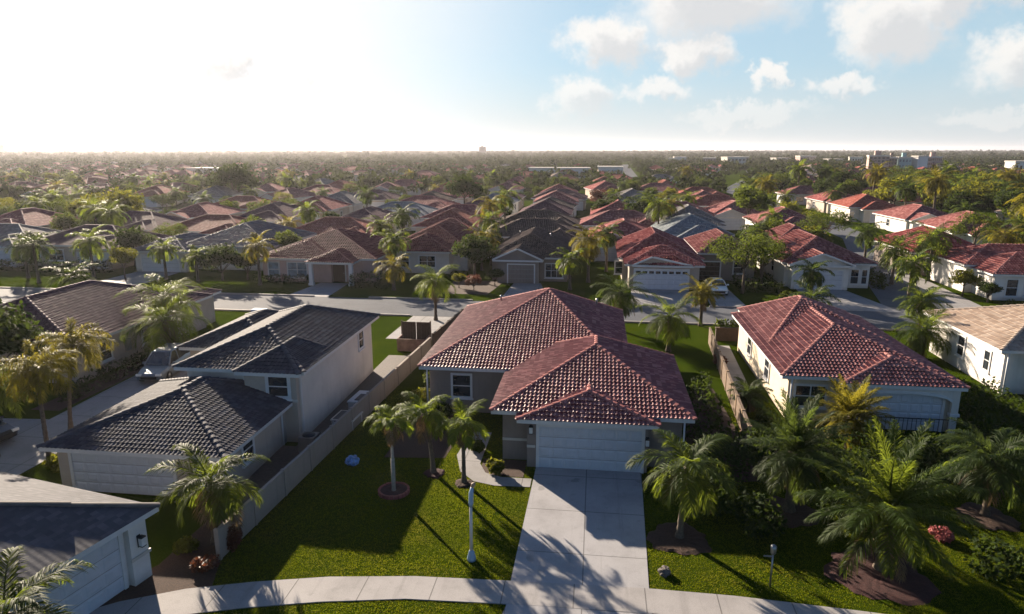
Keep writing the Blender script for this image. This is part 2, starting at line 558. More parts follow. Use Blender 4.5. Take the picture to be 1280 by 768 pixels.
sheet('rear_driveway', [(-16.4, 50.8), (-11.4, 50.8), (-10.8, 58.5), (-16.2, 58.5)], .022, M_PAD)
sheet('portico_path', [(-31.5, 65.4), (-27, 65.4), (-27.4, 72.6), (-30.7, 72.6)], .022, M_PAD)
sheet('garage_driveway', [(-9.4, 65.4), (-4.3, 65.4), (-6.0, 75.4), (-9.0, 75.4)], .022, M_PAD)
sheet('garage_driveway', [(3.6, 65.4), (10.6, 65.4), (9.9, 74.2), (4.0, 74.2)], .022, M_PAD)
sheet('garage_driveway', [(11.2, 65.4), (14.6, 65.4), (14.2, 78.0), (11.6, 78.0)], .024, M_PAD)
sheet('garage_driveway', [(21.2, 65.4), (28.4, 65.4), (26.6, 75.6), (21.6, 75.6)], .022, M_PAD)
sheet('garage_driveway', [(-56.5, 65.4), (-50, 65.4), (-50.5, 77), (-56, 77)], .022, M_PAD)
sheet('garage_driveway', [(33.5, 65.4), (36.8, 65.4), (38.2, 86), (35.2, 86)], .022, M_PAD)
sheet('front_path', [(-6.3, 33.5), (-6.5, 30.6), (-6.0, 28.9), (-5.2, 28.0), (-4.2, 27.7), (-2.6, 27.75), (-2.6, 28.55), (-4.0, 28.55), (-4.8, 28.9), (-5.2, 29.8), (-5.2, 33.5)], .024, M_PAD)
sheet('patio', [(-15.5, 24.4), (-13.5, 23.2), (-12.1, 46.5), (-14.8, 46.5), (-14.8, 30.6), (-15.5, 30.6)], .018, M_PATIO)
sheet('side_path', [(8.6, 40), (9.8, 40), (10.4, 52), (9.2, 52)], .02, M_PAD)
sheet('garden_bed', [(-12.8, 19.35), (-13.35, 20.9), (-13.6, 24.2), (-15.3, 24.3), (-15.4, 20.3), (-17.4, 16.7), (-15.4, 18.2), (-13.6, 19.1)], .02, M_MULCH)
sheet('garden_bed', [(4.9, 28.9), (7.7, 29.6), (7.8, 36), (7.6, 42), (5.4, 42), (5.0, 40)], .012, M_MULCH)
sheet('garden_bed', [(-32.2, 33.5), (-30.4, 33.5), (-30.4, 50), (-31.9, 50)], .02, M_MULCH)
sheet('garden_bed', [(-10.0, 29.9), (-7, 30.2), (-6.7, 36), (-9.9, 36)], .012, M_MULCH)
sheet('garden_bed', [(-5.1, 28.7), (-3.0, 28.65), (-3.0, 30.4), (-5.1, 30.4)], .012, M_MULCH)
sheet('garden_bed', [(-15.6, 68.5), (-11.0, 68.5), (-10.2, 76), (-16, 76)], .012, M_MULCH)


def mulch_ring(a, b, r, label, red=False, edge=False):
    t = thing('mulch_bed', label, 'mulch bed', (a, b, 0), 0, 'mulch beds round the palm trunks')
    rng = random.Random(int(a * 100 + b))
    n = 40
    mb = MB()
    vs = [(0, 0, .07)]
    for ring, (k, z) in enumerate(((.5, .075), (.85, .055), (1, .01))):
        for i in range(n):
            th = 2 * math.pi * i / n
            wob = .09 * math.sin(3 * th + a) + .06 * math.sin(7 * th + b) + .04 * math.sin(13 * th + a + b)
            rr = r * k * (1 + (wob + (rng.random() - .5) * .06 if not edge else (rng.random() - .5) * .03))
            vs.append((rr * math.cos(th), rr * math.sin(th), z + rng.random() * .02 + (.08 if edge else 0)))
    fs = [(0, 1 + i, 1 + (i + 1) % n) for i in range(n)]
    for q in range(2):
        for i in range(n):
            a0, a1 = 1 + q * n + i, 1 + q * n + (i + 1) % n
            fs.append((a0, a0 + n, a1 + n, a1))
    mb.add(vs, fs, smooth=False)
    mb.build('mulch', M_REDMULCH if red else M_MULCH, t)
    if edge:
        mb = MB()
        for i in range(22):
            th = 2 * math.pi * i / 22
            cx, cy = (r + .02) * math.cos(th), (r + .02) * math.sin(th)
            mb.box(cx - .05, cy - r * .13, 0, cx + .05, cy + r * .13, .15 + rng.random() * .02, rot=th)
        mb.build('edging', plain('red_edging', (.22, .065, .055), .8, var=.3), t)
    return t


# ------------------------------------------------------------------ houses
def tile_face(mb, pts, nu, amp=None, step=None, rng=random, tu=TU, tv=TV):
    amp = amp or .21 * tu; step = step or .19 * tv
    """a roof slope laid with real barrel tiles, cut to the polygon"""
    P = [Vector(p) for p in pts]
    n = (P[1] - P[0]).cross(P[2] - P[0]).normalized()
    if n.z < 0:
        P.reverse(); n = -n
    U = Vector((-n.y, n.x, 0))
    U = U.normalized() if U.length > 1e-6 else Vector((1, 0, 0))
    V = n.cross(U)
    O = min(P, key=lambda p: p.z).copy()
    Q = [((p - O).dot(U), (p - O).dot(V)) for p in P]
    u0, u1 = min(q[0] for q in Q), max(q[0] for q in Q)
    v0, v1 = 0.0, max(q[1] for q in Q)
    if nu <= 0:
        mb.add(P, [tuple(range(len(P)))], 0, [[q for q in Q]])
        return
    i0, i1 = math.floor(u0 / tu) - 1, math.ceil(u1 / tu) + 1
    us, col = [], []
    for i in range(i0, i1):
        for k in range(nu):
            us.append((i + k / nu) * tu); col.append(i)
    us = np.array(us); col = np.array(col)
    prof = amp * (.5 + .5 * np.cos(2 * np.pi * us / tu)) ** 1.05
    rows, hs = [], []
    nr = math.ceil(v1 / tv) + 1
    g = np.random.default_rng(rng.randrange(1 << 30))
    for j in range(nr):
        jit = g.normal(0, .09 * amp, i1 - i0 + 1)[col - i0]
        rows.append(j * tv - (.05 if j == 0 else 0)); hs.append(prof + step + jit + .01)
        rows.append((j + 1) * tv - .006); hs.append(prof + jit * .4 + .01)
    H = np.array(hs); rows = np.array(rows)
    nrw, nc = H.shape
    co = np.stack([np.tile(us, (nrw, 1)), np.tile(rows[:, None], (1, nc)), H], -1).reshape(-1, 3)
    idx = np.arange(nrw * nc).reshape(nrw, nc)
    F = np.stack([idx[:-1, :-1], idx[:-1, 1:], idx[1:, 1:], idx[1:, :-1]], -1).reshape(-1, 4)
    me = np_mesh(None, co, F, M_WHITE)
    bm = bmesh.new(); bm.from_mesh(me); bpy.data.meshes.remove(me)
    k = len(Q)
    for i in range(k):
        p, q = Q[i], Q[(i + 1) % k]
        if abs(p[1]) < .01 and abs(q[1]) < .01:
            continue
        d = (q[0] - p[0], q[1] - p[1])
        bmesh.ops.bisect_plane(bm, geom=bm.verts[:] + bm.edges[:] + bm.faces[:], plane_co=(p[0], p[1], 0), plane_no=(d[1], -d[0], 0), clear_outer=True)
    vs = [O + U * v.co.x + V * v.co.y + n * v.co.z for v in bm.verts]
    bm.verts.index_update()
    fs = [tuple(v.index for v in f.verts) for f in bm.faces]
    uvs = [[(v.co.x + tu * .5, max(v.co.y, 0.002)) for v in f.verts] for f in bm.faces]
    mb.add(vs, fs, 0, uvs)
    bm.free()


def ridge_caps(mb, p, q, r=.13, seg=.38, lift=.03):
    p, q = Vector(p), Vector(q)
    L = (q - p).length
    if L < .3:
        return
    d = (q - p) / L
    side = d.cross(Vector((0, 0, 1))).normalized(); up = side.cross(d)
    n = max(1, int(L / seg))
    for i in range(n):
        a = p + d * (L * i / n - .03) + up * lift; b = p + d * (L * (i + 1) / n + .02) + up * lift
        vs, fs = [], []
        for c, rr in ((a, r * 1.08), (b, r * .9)):
            for k in range(7):
                th = math.pi * k / 6
                vs.append(c + side * math.cos(th) * rr + up * (math.sin(th) * rr * .75 + (.012 if c is a else -.012)) - up * .03)
        for k in range(6):
            fs.append((k, k + 1, k + 8, k + 7))
        fs.append(tuple(range(7)))
        fs.append(tuple(range(13, 6, -1)))
        mb.add(vs, fs, 0, smooth=False)


def hip(rc, z, pitch=None, ridge=None, gable_front=False, axis=None):
    """eave rectangle, eave height -> ridge points"""
    x0, y0, x1, y1 = rc
    if ridge:
        xa, ya, xb, yb, zr = ridge
    else:
        w, d = x1 - x0, y1 - y0
        h = min(w, d) / 2
        zr = z + h * math.tan(R(pitch))
        if (axis or ('y' if d >= w else 'x')) == 'y':
            h = w / 2
            zr = z + h * math.tan(R(pitch))
            xa = xb = (x0 + x1) / 2
            ya = y0 + min(h, d / 2); yb = y1 - min(h, d / 2)
        else:
            h = d / 2
            zr = z + h * math.tan(R(pitch))
            ya = yb = (y0 + y1) / 2
            xa = x0 + min(h, w / 2); xb = x1 - min(h, w / 2)
        if gable_front:
            ya = y0
    return Vector((xa, ya, zr)), Vector((xb, yb, zr))


class House:
    def __init__(s, name, label, loc, rotz=0, group=None, wall=None, roof=RED, roofname='red', detail=0, seed=1, tu=TU, tv=TV, rough=.5, relief=1.0):
        s.root = thing(name, label, 'house', (loc[0], loc[1], 0), rotz, group)
        s.wall = wall or M_BEIGE
        s.relief = relief
        s.tu, s.tv, s.detail = tu, tv, detail
        s.rng = random.Random(seed)
        s.roofm = tile_mat('roof_' + roofname + ('' if detail else '_far'), roof[0], roof[1], bump=not detail, rough=rough if detail else .85, tu=tu, tv=tv, spec=.35 if rough < .6 and detail >= 6 else .04)
        s.capm = plain('ridge_' + roofname, tint(roof[1], .95 if roofname != 'grey_shingle' else .5), .7, var=.25, spec=.1)

    def volume(s, rc, z, pitch=22, ridge=None, ov=.5, gable=False, axis=None, wall=True, z0=0, wallm=None, fascia=M_WHITE, wins=0):
        """rc is the eave rectangle; the walls stand ov inside it"""
        x0, y0, x1, y1 = rc
        A, B = hip(rc, z, pitch, ridge, gable, axis)
        FL, FR, BR, BL = Vector((x0, y0, z)), Vector((x1, y0, z)), Vector((x1, y1, z)), Vector((x0, y1, z))
        along_y = abs(A.x - B.x) < 1e-6 and (abs(A.y - B.y) > 1e-6 or axis != 'x')
        mb = MB()
        if along_y:
            faces = [[FR, BR, B, A], [BR, BL, B], [BL, FL, A, B]]
            if not gable:
                faces.append([FL, FR, A])
            hips = [(FL, A), (FR, A), (BL, B), (BR, B), (A, B)]
        else:
            faces = [[FL, FR, B, A], [FR, BR, B], [BR, BL, A, B], [BL, FL, A]]
            hips = [(FL, A), (BL, A), (FR, B), (BR, B), (A, B)]
        for f in faces:
            g = [f[0]]
            for p in f[1:]:
                if (p - g[-1]).length > .01 and (p - g[0]).length > .01:
                    g.append(p)
            if len(g) > 2:
                tile_face(mb, g, s.detail, amp=.21 * s.tu * s.relief, step=.19 * s.tv * s.relief, rng=s.rng, tu=s.tu, tv=s.tv)
        ro = mb.build('roof', s.roofm, s.root)
        mb = MB()
        for a, b in hips:
            if gable and a is not A and b is A:
                continue
            ridge_caps(mb, a, b, seg=.38 if s.detail else 2.5)
        mb.build('ridge_cap', s.capm, ro)
        # fascia ring with soffit
        mb = MB(); e = .05
        o = [(x0 + .01, y0 + .01), (x1 - .01, y0 + .01), (x1 - .01, y1 - .01), (x0 + .01, y1 - .01)]
        i_ = [(x0 + e, y0 + e), (x1 - e, y0 + e), (x1 - e, y1 - e), (x0 + e, y1 - e)]
        zt, zb = z - .005, z - .19
        vs = [(x, y, zt) for x, y in o] + [(x, y, zb) for x, y in o] + [(x, y, zb + .03) for x, y in i_]
        fs = []
        for k in range(4):
            j = (k + 1) % 4
            fs += [(k + 4, j + 4, j, k), (k + 8, j + 8, j + 4, k + 4)]
        fs.append((11, 10, 9, 8))
        mb.add(vs, fs)
        mb.build('fascia', fascia, ro)
        if wall:
            mb = MB()
            wx0, wy0, wx1, wy1 = x0 + ov, y0 + ov, x1 - ov, y1 - ov
            mb.box(wx0, wy0, z0, wx1, wy1, z - .15, bottom=False)
            if gable:
                zg = z + (A.z - z) - .06
                mb.add([(x0 + .1, wy0 - .003, z - .15), (x1 - .1, wy0 - .003, z - .15), (A.x, wy0 - .003, zg), (x0 + .1, wy0 + .2, z - .15), (x1 - .1, wy0 + .2, z - .15), (A.x, wy0 + .2, zg)],
                       [(0, 1, 2), (5, 4, 3), (1, 4, 5, 2), (3, 0, 2, 5)])
            mb.build('wall', wallm or s.wall, s.root)
            if gable:
                mb = MB()
                for sx in (x0, x1):
                    a, b = Vector((sx, y0 - .02, z - .1)), Vector((A.x, y0 - .02, A.z - .1))
                    up = Vector((0, 0, .19)); bk = Vector((0, .06, 0))
                    vs = [a, b, b + up, a + up, a + bk, b + bk, b + bk + up, a + bk + up]
                    mb.add(vs, [(0, 1, 2, 3), (7, 6, 5, 4), (3, 2, 6, 7), (4, 5, 1, 0), (0, 3, 7, 4), (1, 5, 6, 2)])
                mb.build('bargeboard', fascia, s.root)
        return ro

    def _frame(s, x, y, facing):
        """local axes of a wall: along, out"""
        along, out = {'f': ((1, 0), (0, -1)), 'r': ((0, 1), (1, 0)), 'l': ((0, -1), (-1, 0)), 'b': ((-1, 0), (0, 1))}[facing]
        return lambda u, o, z: (x + along[0] * u + out[0] * o, y + along[1] * u + out[1] * o, z)

    def _obox(s, mb, fr, u0, u1, o0, o1, z0, z1, mi=0):
        vs = [fr(u0, o1, z0), fr(u1, o1, z0), fr(u1, o0, z0), fr(u0, o0, z0), fr(u0, o1, z1), fr(u1, o1, z1), fr(u1, o0, z1), fr(u0, o0, z1)]
        mb.add(vs, [(4, 5, 6, 7), (0, 1, 5, 4), (1, 2, 6, 5), (2, 3, 7, 6), (3, 0, 4, 7), (3, 2, 1, 0)], mi)

    def window(s, x, y, z, w, h, facing='f', cols=1, mat=None, frame=M_WHITE, trim=.12):
        """x, y on the wall, z of the sill"""
        fr = s._frame(x, y, facing)
        mb = MB(); hw = w / 2; t = trim
        s._obox(mb, fr, -hw - t, -hw, 0, .06, z - t, z + h + t)
        s._obox(mb, fr, hw, hw + t, 0, .06, z - t, z + h + t)
        s._obox(mb, fr, -hw, hw, 0, .06, z + h, z + h + t)
        s._obox(mb, fr, -hw, hw, 0, .058, z - t, z)
        s._obox(mb, fr, -hw, hw, .01, .045, z + h * .5 - .025, z + h * .5 + .025)
        for c in range(1, cols):
            u = -hw + w * c / cols
            s._obox(mb, fr, u - .03, u + .03, .008, .05, z, z + h)
        wo = mb.build('window', frame, s.root)
        mb = MB()
        mb.add([fr(-hw, .02, z), fr(hw, .02, z), fr(hw, .02, z + h), fr(-hw, .02, z + h)], [(0, 1, 2, 3)])
        mb.build('pane', mat or M_GLASS, wo)
        mb = MB()
        s._obox(mb, fr, -hw - t - .05, hw + t + .05, 0, .12, z - t - .07, z - t)
        mb.build('sill', frame, wo)
        return wo

    def garage(s, x, y, w, h, facing='f', lights=False, mat=None, rows=4, cols=8):
        fr = s._frame(x, y, facing)
        mb = MB(); hw = w / 2
        s._obox(mb, fr, -hw, hw, -.02, .03, .03, h)
        for r_ in range(rows):
            for c in range(cols):
                if lights and r_ == rows - 1:
                    continue
                u0 = -hw + w * c / cols + .06; u1 = -hw + w * (c + 1) / cols - .06
                z0 = .03 + (h - .03) * r_ / rows + .06; z1 = .03 + (h - .03) * (r_ + 1) / rows - .06
                vs = [fr(u0, .03, z0), fr(u1, .03, z0), fr(u1, .03, z1), fr(u0, .03, z1), fr(u0 + .05, .05, z0 + .05), fr(u1 - .05, .05, z0 + .05), fr(u1 - .05, .05, z1 - .05), fr(u0 + .05, .05, z1 - .05)]
                mb.add(vs, [(0, 1, 5, 4), (1, 2, 6, 5), (2, 3, 7, 6), (3, 0, 4, 7), (4, 5, 6, 7)])
        for r_ in range(1, rows):
            z0 = .03 + (h - .03) * r_ / rows
            s._obox(mb, fr, -hw, hw, .028, .034, z0 - .012, z0 + .012, 1)
        d = mb.build('garage_door', [mat or M_GARAGE, plain('door_joint', (.25, .25, .25), .6)], s.root)
        if lights:
            mb = MB()
            for c in range(cols):
                u0 = -hw + w * c / cols + .1; u1 = -hw + w * (c + 1) / cols - .1
                s._obox(mb, fr, u0, u1, .02, .04, h * (rows - 1) / rows + .12, h - .14)
            mb.build('door_light', M_GLASS, d)
        mb = MB(); t = .14
        s._obox(mb, fr, -hw - t, -hw, 0, .07, 0, h + t)
        s._obox(mb, fr, hw, hw + t, 0, .07, 0, h + t)
        s._obox(mb, fr, -hw, hw, 0, .07, h, h + t)
        mb.build('door_frame', M_WHITE, d)
        return d

    def band(s, x0, x1, y, z, facing='f', h=.12, name='band'):
        fr = s._frame(0, y, facing) if facing in 'fb' else s._frame(y, 0, facing)
        mb = MB()
        s._obox(mb, fr, x0, x1, 0, .05, z, z + h)
        return mb.build(name, M_TRIM, s.root)

    def door(s, x, y, w=1.0, h=2.05, facing='f', m=None):
        fr = s._frame(x, y, facing)
        mb = MB()
        s._obox(mb, fr, -w / 2, w / 2, 0, .04, .02, h)
        d = mb.build('door', m or M_DARKWOOD, s.root)
        mb = MB()
        s._obox(mb, fr, -w / 2 - .1, -w / 2, 0, .06, 0, h + .1)
        s._obox(mb, fr, w / 2, w / 2 + .1, 0, .06, 0, h + .1)
        s._obox(mb, fr, -w / 2, w / 2, 0, .06, h, h + .1)
        mb.build('door_frame', M_WHITE, d)
        mb = MB()
        s._obox(mb, fr, w / 2 - .16, w / 2 - .1, .04, .1, .95, 1.05)
        mb.build('handle', M_METAL, d)

    def lantern(s, x, y, z, facing='f'):
        fr = s._frame(x, y, facing)
        mb = MB()
        s._obox(mb, fr, -.07, .07, .0, .03, z - .05, z + .4)
        s._obox(mb, fr, -.1, .1, .05, .25, z + .33, z + .37)
        s._obox(mb, fr, -.02, .02, .03, .15, z + .37, z + .4)
        s._obox(mb, fr, -.09, .09, .06, .24, z, z + .03)
        l = mb.build('wall_lantern', M_DARKMETAL, s.root)
        mb = MB()
        s._obox(mb, fr, -.075, .075, .075, .225, z + .03, z + .33)
        mb.build('lantern_glass', plain('frosted_glass', (.6, .6, .58), .3), l)

    def box(s, name, x0, y0, z0, x1, y1, z1, m):
        mb = MB(); mb.box(x0, y0, z0, x1, y1, z1)
        return mb.build(name, m, s.root)

    def vents(s, pts):
        for p in pts:
            mb = MB(); mb.tube([p, (p[0], p[1], p[2] + .35)], [.07, .07], 8)
            mb.build('vent_pipe', M_METAL, s.root)


def gutter_down(h, x, y, z, nm='downspout'):
    mb = MB(); mb.tube([(x, y, z), (x, y, .05)], [.045, .045], 6)
    mb.build(nm, M_WHITE, h.root)


# --- the red-roofed house in the middle
h = House('tile_roof_house', 'taupe stucco house with red barrel tile roof at the head of the wide front driveway', (0, 0), wall=M_TAUPE, roof=RED, roofname='red', detail=6, seed=3, tu=.2, tv=.28)
h.volume((-9.7, 35.8, 2.1, 51.0), 2.8, ridge=(-3.0, 44.6, -3.0, 45.0, 5.56))
h.volume((-4.7, 30.0, 4.75, 39.9), 2.68, ridge=(.2, 35.5, .2, 37.2, 4.50))
h.volume((-3.4, 29.35, 3.1, 34.2), 2.55, ridge=(-.1, 31.3, -.1, 32.4, 3.36), ov=.45)
h.window(-7.35, 36.3, .95, 1.0, 1.25)
h.garage(0.0, 29.8, 4.75, 2.1)
h.lantern(-2.75, 29.8, 1.75)
h.lantern(2.62, 29.8, 1.4)
h.band(-4.2, -2.955, 30.5, 1.0)
h.band(-2.95, -2.55, 29.8, 1.0)
h.door(-4.2, 33.2, facing='l')
h.window(-9.2, 41, .9, 1.2, 1.2, 'l'); h.window(-9.2, 46, .9, 1.2, 1.2, 'l')
h.window(4.25, 35, .9, 1.2, 1.2, 'r'); h.window(1.6, 46, .9, 1.4, 1.2, 'r')
h.vents([(.2, 45.6, 4.5), (-6.6, 47.3, 4.2)])
gutter_down(h, -9.25, 35.9, 2.65); gutter_down(h, 4.3, 30.1, 2.5)

# --- dark-roofed split-level house on the left
h = House('split_level_house', 'cream split-level house with charcoal tile roof beside the concrete panel fence', (0, 0), wall=M_BEIGE, roof=DARK, roofname='charcoal', detail=6, seed=4, rough=.7, tu=.2, tv=.26, relief=.5)
h.volume((-21.3, 31.0, -14.3, 43.2), 3.85, pitch=21, ov=.45, wallm=M_PALE)
h.volume((-17.9, 30.75, -14.45, 35.2), 3.81, ridge=(-16.1, 32.6, -16.1, 34.2, 4.72), ov=.35)
h.volume((-23.6, 24.6, -15.05, 33.2), 2.2, ridge=(-19.4, 28.8, -19.4, 30.4, 3.55), ov=.45)
h.volume((-25.2, 37.4, -19.2, 45.8), 2.9, pitch=21, ov=.45)
h.window(-15.75, 31.1, 2.5, 1.0, 1.0, trim=.16)
h.window(-14.75, 40.6, 2.35, .8, 1.0, 'r')
h.window(-15.5, 27.2, .9, .9, 1.0, 'r'); 
h.garage(-20.1, 25.05, 4.7, 1.86)
h.lantern(-16.6, 25.05, 1.35)
h.window(-16.2, 25.05, .8, .5, .9)
h.band(-17.5, -14.75, 31.1, 2.2)
gutter_down(h, -14.78, 31.6, 3.7); gutter_down(h, -15.45, 30.6, 2.1)
h.box('skylight', -24.4, 45.0, 3.15, -23.4, 45.6, 3.5, M_BLUE)

# --- grey-roofed house in the bottom corner
h = House('corner_house', 'low house with grey shingle roof and wide white garage door by the garden bed', (-14.96, 20.1), R(-12.5), wall=M_WHITEWALL, roof=GREY, roofname='grey_shingle', detail=4, seed=5, tu=.24, tv=.15)
h.roofm = tile_mat('roof_shingle', (.070, .072, .084), (.086, .087, .098), bump=True, rough=.75, tu=.24, tv=.15)
h.detail = 0
h.roofm.node_tree.nodes['Principled BSDF'].inputs['Specular IOR Level'].default_value = .05
h.volume((-11, -13, 0, 0), 2.5, pitch=20, ov=.45)
h.garage(-.45, -4.2, 5.6, 2.1, 'r')
h.box('pier', -.55, -1.15, 0, -.2, -.45, 2.34, M_WHITEWALL)
h.lantern(-.2, -.8, 1.4, 'r')
h.band(-1.2, -.4, -.2, .95, 'r')
h.window(-5, -.45, .9, 1.2, 1.2, 'b')

# --- red-roofed house on the right
h = House('arched_garage_house', 'cream house with red tile roof and arched garage porch behind the big palms', (0, 0), wall=M_CREAM, roof=BROWNRED, roofname='brick_red', detail=6, seed=6, tu=.22, tv=.3)
h.volume((10.3, 36.9, 19.3, 51.4), 2.7, ridge=(14.5, 42.2, 14.5, 47.5, 4.34))
h.volume((10.9, 42.6, 18.6, 52.2), 2.9, ridge=(14.2, 48.0, 14.2, 48.6, 4.74))
h.volume((13.2, 36.2, 19.45, 40.0), 2.62, ridge=(16.4, 38.4, 16.4, 39.2, 3.5), ov=.4)
h.window(12.0, 37.4, .85, 1.55, 1.15, cols=2)
h.window(10.8, 42, .9, 1.0, 1.2, 'l'); h.window(10.8, 47, .9, 1.0, 1.2, 'l')
h.garage(16.3, 36.6, 4.3, 2.05)
# arch over the garage porch
fr = h._frame(16.3, 36.6, 'f')
mb = MB()
K = 16
def arch(u):
    return 1.75 + .42 * math.sqrt(max(0, 1 - (u / 2.5) ** 2))
us = [-2.5 + 5.0 * k / K for k in range(K + 1)]
for o0, o1 in ((.1, .3),):
    for k in range(K):
        ua, ub = us[k], us[k + 1]
        vs = [fr(ua, o1, arch(ua)), fr(ub, o1, arch(ub)), fr(ub, o1, 2.46), fr(ua, o1, 2.46), fr(ua, o0, arch(ua)), fr(ub, o0, arch(ub)), fr(ub, o0, 2.46), fr(ua, o0, 2.46)]
        mb.add(vs, [(0, 1, 2, 3), (7, 6, 5, 4), (4, 5, 1, 0)])
h._obox(mb, fr, -2.85, -2.5, .09, .31, 0, 2.46)
h._obox(mb, fr, 2.5, 2.85, .09, .31, 0, 2.46)
mb.build('arch', M_PALE, h.root)
mb = MB()
for k in range(K):
    ua, ub = us[k], us[k + 1]
    vs = [fr(ua, .36, arch(ua)), fr(ub, .36, arch(ub)), fr(ub, .36, arch(ub) + .14), fr(ua, .36, arch(ua) + .14), fr(ua, .3, arch(ua)), fr(ub, .3, arch(ub)), fr(ub, .3, arch(ub) + .14), fr(ua, .3, arch(ua) + .14)]
    mb.add(vs, [(0, 1, 2, 3), (3, 2, 6, 7), (4, 5, 1, 0)])
mb.build('arch_trim', M_WHITE, h.root)
for u in (-2.68, 2.68):
    mb = MB(); h._obox(mb, fr, u - .24, u + .24, .06, .38, 1.0, 1.14); mb.build('pier_band', M_WHITE, h.root)
mb = MB()
for k in range(22):
    u = -2.3 + k * .22
    h._obox(mb, fr, u - .012, u + .012, .5, .525, .05, .85)
h._obox(mb, fr, -2.35, 2.35, .495, .53, .85, .9)
mb.build('railing', M_DARKMETAL, h.root)
gutter_down(h, 10.85, 36.95, 2.55)

# --- pale house at the right edge
h = House('pale_roof_house', 'white house with faded grey-brown roof behind the two palms by the street', (0, 0), wall=M_WHITEWALL, roof=TAN, roofname='faded', detail=5, seed=7, relief=.4)
h.roofm = tile_mat('roof_faded', (.125, .105, .098), (.165, .142, .132), rough=.7, spec=.1)
h.volume((24.5, 42.8, 38, 53.0), 2.9, pitch=20, axis='x')
h.volume((26.2, 41.6, 33.0, 46.0), 2.75, ridge=(29.6, 44.4, 29.6, 45.2, 4.0), ov=.4)
h.window(27.3, 42.0, .8, .9, 1.3, cols=1); h.window(28.7, 42.0, .8, .9, 1.3, cols=1)
h.window(25.0, 48.2, 1.0, .8, 1.3, 'l')
h.window(25.0, 45.0, 1.0, .6, 1.2, 'l')
gutter_down(h, 25.0, 42.9, 2.75)

# --- purple-brown roof on the left
h = House('purple_roof_house', 'long beige house with purple-brown tile roof beside the silver car', (0, 0), wall=M_BEIGE, roof=PURPLE, roofname='purple_brown', detail=4, seed=8, rough=.7, tu=.22, tv=.3, relief=.5)
h.volume((-44.5, 37.4, -32.1, 53), 2.7, ridge=(-37.9, 40.5, -37.9, 46.5, 5.0))
h.volume((-37.2, 46.2, -32.4, 55), 2.66, pitch=20)
h.window(-32.6, 40.5, .9, 1.0, 1.2, 'r'); h.window(-32.6, 44.8, .9, .9, 1.0, 'r')
h.door(-32.6, 48, facing='r')
h.box('meter_box', -32.6, 42.4, .9, -32.42, 42.9, 1.7, M_METAL)

# ---- row across the back street
HOUSES = []      # (phrase, a, b, half width, half depth) used for placing trees


def reg(phrase, x0, y0, x1, y1):
    HOUSES.append((phrase, (x0 + x1) / 2, (y0 + y1) / 2, (x1 - x0) / 2, (y1 - y0) / 2))


for r_ in ((-10, 29, 5, 51), (-25, 24, -14, 46), (-27, 6, -14, 20.5), (10, 36, 19.5, 52), (24, 41, 38, 53), (-45, 37, -32, 55)):
    reg(None, *r_)

h = House('hedge_house', 'pale house with blue-grey hipped roof and garage behind twin palms across the street', (0, 0), wall=M_PALE, roof=((.12, .11, .12), (.17, .16, .165)), roofname='slate_blue', detail=4, seed=9)
h.volume((-56.8, 76.6, -49.2, 88), 2.6, pitch=20)
h.volume((-51.5, 79.0, -39.5, 93), 3.0, ridge=(-45.5, 84.5, -45.5, 88, 5.3))
h.garage(-53, 77.1, 4.8, 2.1)
h.window(-47.5, 79.5, .9, 1.6, 1.2, cols=2); h.window(-43, 79.5, .9, 1.6, 1.2, cols=2)
reg('blue-grey hipped house', -57, 76, -39, 93)

h = House('portico_house', 'pinkish house with red roof and white-columned portico facing the back street', (0, 0), wall=M_PINKWALL, roof=((.17, .036, .037), (.24, .076, .072)), roofname='red4', detail=4, seed=10)
h.volume((-38.4, 73.0, -24.2, 87), 2.75, ridge=(-31.3, 79.6, -31.3, 80.8, 5.2))
h.volume((-38.0, 72.4, -29, 80), 2.7, ridge=(-33.4, 76.2, -33.4, 77.0, 4.3))
h.volume((-31.6, 70.8, -26.2, 76), 2.62, ridge=(-28.9, 73.2, -28.9, 74.4, 3.7), wall=False)
for x in (-31.2, -26.6):
    mb = MB(); mb.box(x - .2, 71.1, 0, x + .2, 71.5, 2.45); c = mb.build('column', M_WHITE, h.root)
    mb = MB(); mb.box(x - .27, 71.03, 0, x + .27, 71.57, .25); mb.build('plinth', M_WHITE, c)
h.door(-28.9, 73.5, 1.6, 2.1)
h.window(-36.3, 72.9, .6, 1.2, 1.6, mat=M_GLASS_BLUE); h.window(-33.5, 72.9, .6, 2.2, 1.6, cols=2, mat=M_GLASS_BLUE)
reg('red portico house', -38.4, 71, -24.2, 87)

h = House('twin_hip_house', 'red double-hipped house with dark window pairs between portico house and round tree', (0, 0), wall=M_PALE, roof=((.19, .042, .036), (.26, .085, .072)), roofname='red2', detail=4, seed=11)
h.volume((-26.0, 82, -15.2, 97), 2.75, ridge=(-20.6, 87.5, -20.6, 92, 5.1))
h.volume((-25.2, 79.6, -17.0, 86), 2.7, ridge=(-21.1, 83.2, -21.1, 84, 4.4))
h.window(-23.0, 80.1, .8, 1.0, 1.3); h.window(-20.2, 80.1, .8, 1.9, 1.3, cols=2)
reg('red double-hipped house', -26, 79.6, -15.2, 97)

h = House('dark_gable_house', 'grey house with dark brown roof and small front gable opposite the back garden', (0, 0), wall=M_TAUPE, roof=DKBROWN, roofname='dark_brown', detail=4, seed=12)
h.volume((-12.2, 76.2, -2.6, 91), 2.8, ridge=(-7.6, 81.0, -7.6, 87, 5.0))
h.volume((-11.4, 74.6, -5.7, 82), 2.7, pitch=24, gable=True)
h.garage(-8.2, 75.1, 2.9, 2.1, mat=M_TAUPE)
h.window(-4.6, 76.7, .5, 1.9, 1.5, cols=3)
h.vents([(-5.5, 84, 4.3), (-9.5, 86, 4.3)])
reg('dark brown gabled house', -12.2, 74.6, -2.6, 91)

